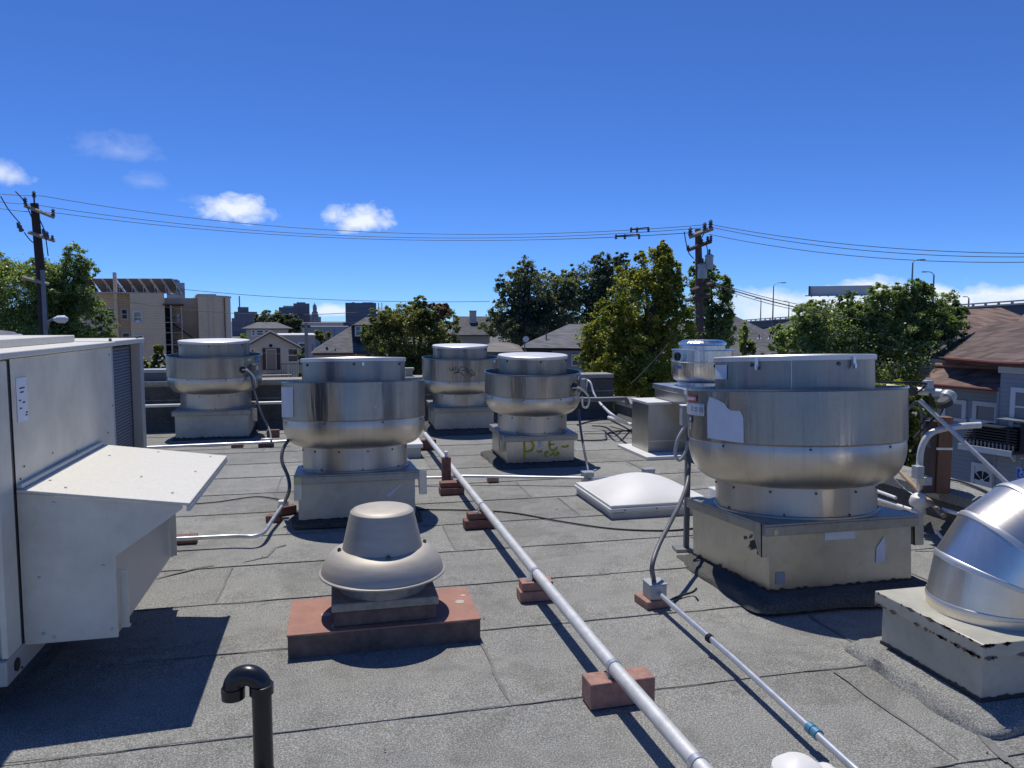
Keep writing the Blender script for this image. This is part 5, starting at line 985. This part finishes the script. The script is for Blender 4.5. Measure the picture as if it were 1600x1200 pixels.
# disabled parking sign
sg = at(1597, 744, 15); pk = thing('parking_sign', 'blue and white wheelchair parking sign on a post at the right edge', 'sign', (sg.x, sg.y, GROUND), -YAW)
zs = sg.z-GROUND; kk = 15/1200; MB().tube([(0, .03, 0), (0, .03, zs+.35)], .025, 8).build('post', 'lamp_grey', pk)
plain('sign_blue', (.03, .13, .42), .5); bd = MB().box(-.13, .13, -.006, .006, zs-.16, zs+.17).build('sign_board', 'sign_blue', pk, smooth=0)
MB().box(-.125, .125, -.009, -.0065, zs-.155, zs-.15).box(-.125, .125, -.009, -.0065, zs+.16, zs+.165).box(-.125, -.12, -.009, -.0065, zs-.15, zs+.16).box(.12, .125, -.009, -.0065, zs-.15, zs+.16).build('border', 'sticker_white', bd, smooth=0)
MB().lathe([(.014, 0), (.014, .003)], 14, M=Matrix.Translation((-.035, -.007, zs+.135)) @ Matrix.Rotation(math.pi/2, 4, 'X')).tube([(-.035, -.009, zs+.118), (-.03, -.009, zs+.065), (.02, -.009, zs+.062), (.035, -.009, zs+.03), (.055, -.009, zs+.034)], .008, 6).tube([(-.032, -.009, zs+.095), (.012, -.009, zs+.092)], .007, 6).tube([(-.045+.0, -.009, zs+.085)]+[(-.015+.045*math.cos(R_(a)), -.009, zs+.045+.045*math.sin(R_(a))) for a in range(130, 345, 18)], .0065, 6).build('wheelchair_symbol', 'sticker_white', bd)
for body, dz_ in (('PARKING', -.055), ('ONLY', -.11)):
    vs, fs = text_mesh(body, .052, True); MB().add([(x, -.0085, zs+dz_+y) for x, y, _ in vs], fs).build('lettering', 'sticker_white', bd, smooth=0)

# ---------------------------------------------------------------- elevated road, lamps and billboard
RA, RB = at(1120, 503, 190), at(1640, 466, 92)
fw_ = thing('elevated_road', 'dark elevated road with a railing beyond the houses on the right', 'viaduct', (RA.x, RA.y, GROUND)); dv = RB-RA; L0 = dv.xy.length; ang = math.atan2(dv.y, dv.x)
Mr = Matrix.Rotation(ang, 4, 'Z'); h0, h1 = RA.z-GROUND, RB.z-GROUND
def rail(z): return [(0, h0+z), (L0, h1+z)]
MB().prism([(0, h0-1.9), (L0, h1-1.9), (L0, h1-.55), (0, h0-.55)], -.0, 10, 'y', Mr).build('girder', 'steel_blue', fw_, smooth=0); MB().prism([(0, h0-.55), (L0, h1-.55), (L0, h1-.35), (0, h0-.35)], -.4, 10.4, 'y', Mr).build('deck_edge', 'concrete', fw_, smooth=0); MB().prism([(0, h0-.12), (L0, h1-.12), (L0, h1+.05), (0, h0+.05)], -.2, .1, 'y', Mr).build('railing', 'concrete', fw_, smooth=0)
for k in range(44): x = L0*(k+.5)/44; z = h0+(h1-h0)*(k+.5)/44; MB().box(x-.14, x+.14, -.15, .05, z-.36, z-.1, Mr).build('railing_post', 'concrete', fw_, smooth=0)
for k in range(6): x = L0*(k+.5)/6; z = h0+(h1-h0)*(k+.5)/6; MB().box(x-.6, x+.6, 3, 7, 0, z-1.8, Mr).build('column', 'concrete', fw_, smooth=0)
for (u, v0, v1, s, D, l) in ((1424, 411, 458, 1, 118, 'tallest street lamp, arm to the right, above the right tree'), (1457, 430, 475, -1, 112, 'street lamp with its arm to the left, above the right tree'), (1207, 447, 505, 1, 160, 'street lamp on the elevated road left of the billboard'), (1188, 469, 505, -1, 185, 'smaller street lamp just left of the lamp by the billboard'), (1513, 466, 478, -1, 125, 'small distant street lamp over the brown roof'), (1232, 473, 496, -1, 200, 'thin distant lamp post left of the billboard')):
    t = thing('street_lamp', l, 'street lamp', at(u, v1+6, D), -YAW, 'street lamps on the elevated road'); k = D/1200; H_ = (v1+6-v0)*k; w = 14*k*s*(.5 if v1-v0 < 40 else 1)
    MB().tube([(0, 0, 0), (0, 0, H_)], .17, 8, .1).build('column', 'lamp_grey', t); MB().tube(spline([(0, 0, H_-.05), (w*.35, 0, H_+.28*abs(w)), (w, 0, H_+.33*abs(w))], 5), .06, 6).build('arm', 'lamp_grey', t); MB().box(min(w*.85, w*1.35), max(w*.85, w*1.35), -.12, .12, H_+.3*abs(w)-.06, H_+.36*abs(w)+.02).build('lantern', 'lamp_grey', t, bevel=.02)
D = 110; t = vthing('billboard', 'grey back of a wide billboard on a single post above the right tree', 'billboard', 1311, D); b = VB(t, 1311, D); b.box(1262, 1360.5, 446.5, 461, 0, .7, 'board_back', 'board_grey'); b.box(1262, 1264.5, 446.2, 461.5, -.3, .9, 'board_edge', 'steel_blue'); b.box(1257, 1361, 461.1, 462.3, -.9, .3, 'catwalk', 'lamp_grey'); b.box(1309, 1312.5, 462.4, None, .1, .5, 'post', 'lamp_grey')
for k in range(8): b.box(1266+k*13, 1268+k*13, 462.4, 463.6, -.5, -.2, 'bracket', 'lamp_grey')

# ---------------------------------------------------------------- utility poles and wires
def insul(par, x, y, z, s=1.): MB().lathe([(.05*s, 0), (.07*s, .03*s), (.035*s, .06*s), (.075*s, .1*s), (.035*s, .14*s), (.07*s, .17*s), (.02*s, .24*s)], 10, c=(x, y, z)).build('insulator', 'insulator', par)
D = 28; t = vthing('utility_pole', 'dark utility pole with crossarms rising from the left tree', 'utility pole', 66, D); b = VB(t, 66, D); k = D/1200; pl_ = t
MB().tube([(.1, 0, 0), (0.02, 0, b.z(420)), (-.06, 0, b.z(318))], .17, 12, .13).build('pole', 'pole_wood', t); MB().tube([(.1, -.17, 0), (.08, -.17, b.z(422))], .07, 8).build('cable_guard', 'lamp_grey', t)
def arm(par, u0, v0, u1, v1, m_, th=.05): 
    p, q = Vector((b.x(u0), -.18, b.z(v0))), Vector((b.x(u1), -.18, b.z(v1))); MB().tube([p, q], th*1.3, 4).build('crossarm', m_, par, smooth=0)
arm(t, 47, 323, 93, 339, 'wood_grey'); arm(t, 51, 364, 92, 376, 'wood_grey'); arm(t, 38, 434, 79, 444, 'wood_grey')
MB().tube([(-.06, 0, b.z(318)), (-.06, 0, b.z(308))], .03, 8).build('pole_pin', 'insulator', t); insul(t, -.06, 0, b.z(309)); insul(t, b.x(49), -.18, b.z(321)); insul(t, b.x(91), -.18, b.z(336)); insul(t, b.x(80), -.18, b.z(372)); insul(t, b.x(88), -.18, b.z(375), .8)
for u, v in ((42, 360), (80, 368)): MB().lathe([(.07, 0), (.09, .05), (.06, .12), (.09, .18), (.06, .26), (.03, .34)], 10, M=Matrix.Translation((b.x(u), -.2, b.z(v+4))) @ Matrix.Rotation(-.4, 4, 'Y')).build('cutout_fuse', 'insulator', t)
for pts in ([(12, 312), (24, 333), (40, 352)], [(35, 303), (48, 318), (58, 342)], [(68, 340), (76, 360), (78, 375), (80, 400)], [(45, 365), (55, 378), (68, 385)]): MB().tube([(b.x(p.x), -.25, b.z(p.y)) for p in spline([(u, v, 0) for u, v in pts], 5)], .018, 6).build('jumper_wire', 'wire', t)
MB().tube([(b.x(73), -.2, b.z(512)), (b.x(76), -.5, b.z(502)), (b.x(84), -.9, b.z(498)), (b.x(92), -1.2, b.z(498))], .05, 8).build('lamp_arm', 'lamp_grey', t); MB().lathe([(.05, -.25), (.13, -.12), (.14, .1), (.05, .2)], 12, M=Matrix.Translation((b.x(95), -1.3, b.z(499))) @ Matrix.Rotation(math.pi/2, 4, 'Y')).build('lantern', 'white_trim', t)
D = 26; t = vthing('utility_pole', 'brown utility pole with transformer behind the largest fan', 'utility pole', 1092, D); b = VB(t, 1092, D)
MB().tube([(.12, 0, 0), (0, 0, b.z(450)), (-.09, 0, b.z(358))], .16, 12, .1).build('pole', 'pole_brown', t)
arm(t, 1074, 370.5, 1111, 358, 'wood_grey', .06); arm(t, 1073, 391, 1109, 378, 'pole_brown', .05); arm(t, 1080, 454, 1115, 442, 'pole_brown', .06); arm(t, 1070, 470, 1110, 462, 'pole_brown', .05)
for u, v in ((1076, 368), (1098, 361), (1107, 357)): insul(t, b.x(u), -.18, b.z(v), 1.1)
for u, v in ((1073, 392), (1094, 383), (1103, 379), (1108, 378)): insul(t, b.x(u), -.18, b.z(v), .8)
for u, v, w in ((1106, 422, .13), (1096, 436, .15)): tr = MB().lathe([(w, 0), (w, .4), (w+.02, .41), (w+.02, .45), (w*.6, .5)], 16, c=(b.x(u), -.3, b.z(v))).build('transformer', 'transformer', t); insul(t, b.x(u), -.3, b.z(v)+.5, .7)
for pts in ([(1100, 433), (1104, 438), (1113, 442)], [(1100, 380), (1103, 392), (1103, 400)], [(1067, 363), (1070, 380), (1074, 395), (1082, 405)], [(1098, 365), (1092, 376)]): MB().tube([(b.x(p.x), -.3, b.z(p.y)) for p in spline([(u, v, 0) for u, v in pts], 5)], .016, 6).build('jumper_wire', 'wire', t)
MB().tube([(b.x(1091), -.15, b.z(495)), (b.x(1080), -.9, b.z(489)), (b.x(1063), -1.4, b.z(489))], .045, 8).build('lamp_arm', 'lamp_grey', t); MB().lathe([(.04, -.25), (.12, -.1), (.12, .12), (.04, .2)], 12, M=Matrix.Translation((b.x(1058), -1.5, b.z(490))) @ Matrix.Rotation(math.pi/2, 4, 'Y')).build('lantern', 'white_trim', t)
def wire(label, a, bb, s, r=.011): 
    p = sag(a, bb, s, 26); o = MB().tube([q-p[0] for q in p], r, 5).build('overhead_wire', 'wire', loc=p[0]); return tag(o, label, 'wire', 'overhead wires')
wire('top overhead wire between the two utility poles', at(65, 306, 28), at(1105, 351, 26), .75); wire('middle overhead wire between the two utility poles', at(49, 319, 28), at(1098, 356, 26), .7); wire('lowest of the three wires between the two utility poles', at(91, 333, 28), at(1076, 364, 26), .55)
wire('top wire leaving the brown pole to the right', at(1107, 350, 26), at(1640, 396, 21), .25); wire('middle wire leaving the brown pole to the right', at(1107, 354, 26), at(1640, 401, 21), .3); wire('lowest wire leaving the brown pole to the right', at(1108, 366, 26), at(1640, 409, 21), .3)
wire('top wire from the left pole out of the left edge', at(65, 306, 28), at(-60, 296, 27), .05); wire('middle wire from the left pole out of the left edge', at(49, 319, 28), at(-60, 303, 27), .08); wire('lowest wire from the left pole out of the left edge', at(91, 333, 28), at(-60, 314, 27), .1)
wire('service wire from the brown pole down past the billboard', at(1113, 440, 26), at(1420, 487, 30), .35); wire('heavy service cable from the brown pole to the right tree', at(1114, 444, 26), at(1345, 500, 24), .1, .02); wire('second service wire from the brown pole to the right', at(1114, 446, 26), at(1400, 492, 30), .4)
wire('service wire falling from the brown pole to the mid roof', at(1088, 470, 26), at(985, 600, 16), .2); wire('long low wire across the skyline', at(285, 452, 45), at(765, 471, 40), .25, .016); wire('second low wire across the skyline', at(150, 462, 45), at(560, 488, 42), .5, .016); wire('wire crossing in front of the right tree to the grey house', at(1300, 515, 20), at(1476, 560, 22), .08)
wire('lower wire in front of the right tree to the grey house', at(1365, 563, 18), at(1458, 575, 22), .05); wire('pale wire crossing behind the white cottage porch', at(300, 540, 60), at(490, 556, 60), .1)
for (u, v, l) in ((1000, 358, 'upper spacer bar with insulators on the wires near the brown pole'), (981, 369, 'lower spacer bar with insulators on the wires near the brown pole')):
    t = thing('wire_spacer', l, 'insulator', at(u, v, 26.2), -YAW); w = .3 if v < 360 else .4; MB().tube([(-w, 0, 0), (w, 0, .06)], .025, 6).build('bar', 'insulator', t); [insul(t, x, 0, -.1, .7) for x in (-w, -.1, w*.95)]

# ---------------------------------------------------------------- trees
def leaves(lobes, n, size, droop=.3, clump=.24, shell=.55):
    """lobes: (centre, radii) in metres; leaf-sized faces gathered in clumps through the volume"""
    vol = np.array([max(.05, l[1][0]*l[1][1]*l[1][2])**.67 for l in lobes]); vol /= vol.sum(); V = []
    for (c, r), w in zip(lobes, vol):
        m = max(40, int(n*w)); c = np.array(c); r = np.array(r); nc = max(14, int(m/55))
        d = rng.normal(size=(nc, 3)); d /= np.linalg.norm(d, axis=1)[:, None]; rad = (shell+(1-shell)*rng.random(nc)**.5)*(1+.22*rng.normal(size=nc)*.6)
        cc = c+d*r*rad[:, None]; cs = clump*np.mean(r)*(.45+.75*rng.random(nc)); idx = rng.integers(0, nc, m)
        p = cc[idx]+rng.normal(size=(m, 3))*(cs[idx]*.5)[:, None]*np.array([1, 1, .75])
        out = p-c; out /= np.linalg.norm(out, axis=1)[:, None]+1e-6
        nrm = out*.5+rng.normal(size=(m, 3))*.6+np.array([0, 0, .55]); nrm /= np.linalg.norm(nrm, axis=1)[:, None]
        t = rng.normal(size=(m, 3))+np.array([0, 0, -droop*2]); t -= nrm*(t*nrm).sum(1)[:, None]; t /= np.linalg.norm(t, axis=1)[:, None]
        s = np.cross(nrm, t); L = size*(.6+.8*rng.random(m))[:, None]; Wd = L*.38
        V.append(np.stack([p-t*L*.5, p+s*Wd+nrm*L*.06, p+t*L*.6, p-s*Wd+nrm*L*.06], 1))
    return np.concatenate(V)
def leafobj(name, V, mat_, parent):
    n = len(V); me = bpy.data.meshes.new(name); me.vertices.add(4*n); me.vertices.foreach_set('co', V.reshape(-1).astype(np.float32))
    me.loops.add(4*n); me.loops.foreach_set('vertex_index', np.arange(4*n, dtype=np.int32)); me.polygons.add(n); me.polygons.foreach_set('loop_start', np.arange(0, 4*n, 4, dtype=np.int32))
    me.update(calc_edges=True); me.materials.append(MATS[mat_]); o = bpy.data.objects.new(name, me); COL.objects.link(o); o.parent = parent; return o
def tree(label, u, D, lobes, n, leaf, mat_, name='broadleaf_tree', group='trees around the roof', trunk=.18, ground=None, sub=7, **kw):
    """lobes: (u, v, half width px, half height px[, depth offset m])"""
    g = GROUND if ground is None else ground; p0 = at(u, 500, D); t = thing(name, label, 'tree' if 'tree' in name or 'oak' in name else 'shrub', (p0.x, p0.y, g), -YAW, group); k = D/1200; L = []
    for lb in lobes:
        lu, lv, ru, rv = lb[:4]; dy = lb[4] if len(lb) > 4 else 0.
        c = ((lu-u)*k, dy, zat(lv, D)-g); r = (ru*k, max(ru, rv)*k*.8, rv*k); L.append((c, tuple(x*.8 for x in r)))
        for q in range(sub):                       # smaller boughs break up the outline
            a = random.uniform(0, 6.28); b_ = random.uniform(-.5, 1.25); s = random.uniform(.22, .42)
            L.append(((c[0]+r[0]*.85*math.cos(a)*math.cos(b_*.9), c[1]+r[1]*.75*math.sin(a)*math.cos(b_*.9), c[2]+r[2]*.9*math.sin(b_)), (r[0]*s, r[1]*s, r[2]*s*random.uniform(.8, 1.4))))
    leafobj('crown', leaves(L, n, leaf, **kw), mat_, t)
    zc = min(c[2] for c, r in L[:1]); mb = MB(); top = L[0][0]; mb.tube(spline([(0, 0, -.1), (.05*random.random(), .05, zc*.5), (top[0]*.4, top[1]*.4, zc*.9)], 5), trunk, 9, trunk*.6)
    for (c, r) in L[::max(1, len(L)//14)]: mb.tube(spline([(top[0]*.3, top[1]*.3, zc*.7), ((top[0]*.3+c[0])*.5+.1, (top[1]*.3+c[1])*.5, (zc*.75+c[2])*.52), c], 5), trunk*.42, 6, trunk*.1)
    mb.build('trunk', 'bark', t); return t
tree('bright green leafy tree at the left edge around the dark pole', 60, 32, [(40, 470, 95, 68), (95, 455, 52, 62), (135, 505, 42, 45), (-30, 465, 60, 60), (30, 530, 110, 50)], 125000, .08, 'leaf_green', trunk=.22)
tree('rounded green tree with yellowing leaves between the second and graffiti fans', 640, 30, [(640, 535, 68, 48), (645, 498, 34, 30), (598, 530, 38, 36), (688, 530, 32, 40), (640, 585, 75, 40)], 95000, .068, 'leaf_mid', trunk=.18)
tree('dark evergreen oak at left of the pair behind the houses', 830, 60, [(838, 462, 56, 46), (800, 495, 42, 40), (868, 500, 46, 46), (828, 520, 64, 34)], 62000, .155, 'leaf_dark', 'oak_tree', trunk=.35, clump=.24)
tree('taller dark evergreen oak at right of the pair behind the houses', 930, 66, [(922, 442, 42, 40), (955, 470, 50, 50), (905, 495, 48, 48), (960, 430, 30, 28)], 54000, .165, 'leaf_dark', 'oak_tree', trunk=.35, clump=.24)
tree('tall yellow-green tree left of the brown utility pole', 1010, 22, [(1005, 475, 62, 62), (1020, 425, 36, 42), (960, 520, 48, 52), (1050, 520, 46, 60), (1000, 570, 90, 60), (985, 620, 85, 45), (1035, 410, 14, 26), (940, 580, 38, 34)], 150000, .062, 'leaf_yellow', trunk=.2)
tree('greyish green tree right behind the brown utility pole', 1112, 30, [(1110, 470, 34, 48), (1095, 440, 18, 30), (1125, 520, 28, 44), (1092, 545, 40, 44)], 48000, .078, 'leaf_green', trunk=.16)
tree('broad green tree behind the largest fan', 1370, 26, [(1300, 520, 72, 44), (1375, 500, 62, 54), (1445, 505, 58, 50), (1250, 535, 44, 40), (1370, 570, 125, 50), (1432, 468, 26, 24), (1345, 492, 40, 22), (1478, 500, 28, 34)], 165000, .072, 'leaf_green', trunk=.24)
tree('thin sapling in front of the big grey gable roof', 1160, 34, [(1163, 530, 8, 26), (1165, 555, 16, 24)], 3500, .14, 'leaf_green', 'young_tree', trunk=.05, sub=4)
tree('yellow-green bush between the largest fan and the timber post', 1415, 11, [(1412, 655, 34, 46), (1425, 700, 32, 40), (1395, 620, 34, 22), (1440, 640, 20, 30), (1405, 735, 46, 34)], 16000, .07, 'leaf_yellow', 'leafy_bush', 'shrubs beside the building', .05)
tree('dark round trees in front of the skyline', 435, 120, [(435, 505, 32, 18), (412, 500, 16, 14), (455, 515, 20, 14)], 9000, .5, 'leaf_dark', trunk=.3); tree('dark reddish tree on the horizon right of the mid tree', 685, 120, [(685, 490, 21, 14)], 4000, .5, 'leaf_purple', trunk=.3)
t = tree('flowering rose bush behind the far parapet at left', 245, 16, [(236, 575, 14, 24), (256, 580, 18, 20), (246, 556, 8, 14), (268, 588, 14, 12)], 7000, .075, 'leaf_mid', 'rose_bush', 'shrubs beside the building', .04, sub=4)
mb = MB(); k = 16/1200
for q in range(26):
    c = Vector(((random.uniform(226, 275)-245)*k, random.uniform(-.5, -.15), zat(random.uniform(552, 592), 16)-GROUND)); r = random.uniform(.012, .024)
    mb.lathe([(0, -r), (r*.8, -r*.5), (r, 0), (r*.7, r*.6), (0, r*.8)], 8, c=c)
mb.build('blossoms', 'petal', t)['kind'] = 'stuff'
tree('small leafy shrub beside the white cottage porch', 466, 60, [(466, 588, 10, 7)], 1500, .16, 'leaf_yellow', 'leafy_bush', 'shrubs beside the building', .03, sub=3); tree('pale green bush between the tan house and the white cottage', 378, 62, [(377, 530, 10, 8), (372, 540, 12, 10)], 2000, .2, 'leaf_green', 'leafy_bush', 'shrubs beside the building', .04, sub=3); tree('dark green shrub against the right wall of the white cottage', 470, 64, [(471, 558, 7, 14)], 2000, .2, 'leaf_dark', 'leafy_bush', 'shrubs beside the building', .04, sub=3); tree('green tree between the wooden pole and the grey shingle roof', 500, 90, [(503, 525, 14, 9)], 2500, .3, 'leaf_mid', trunk=.12, sub=3)
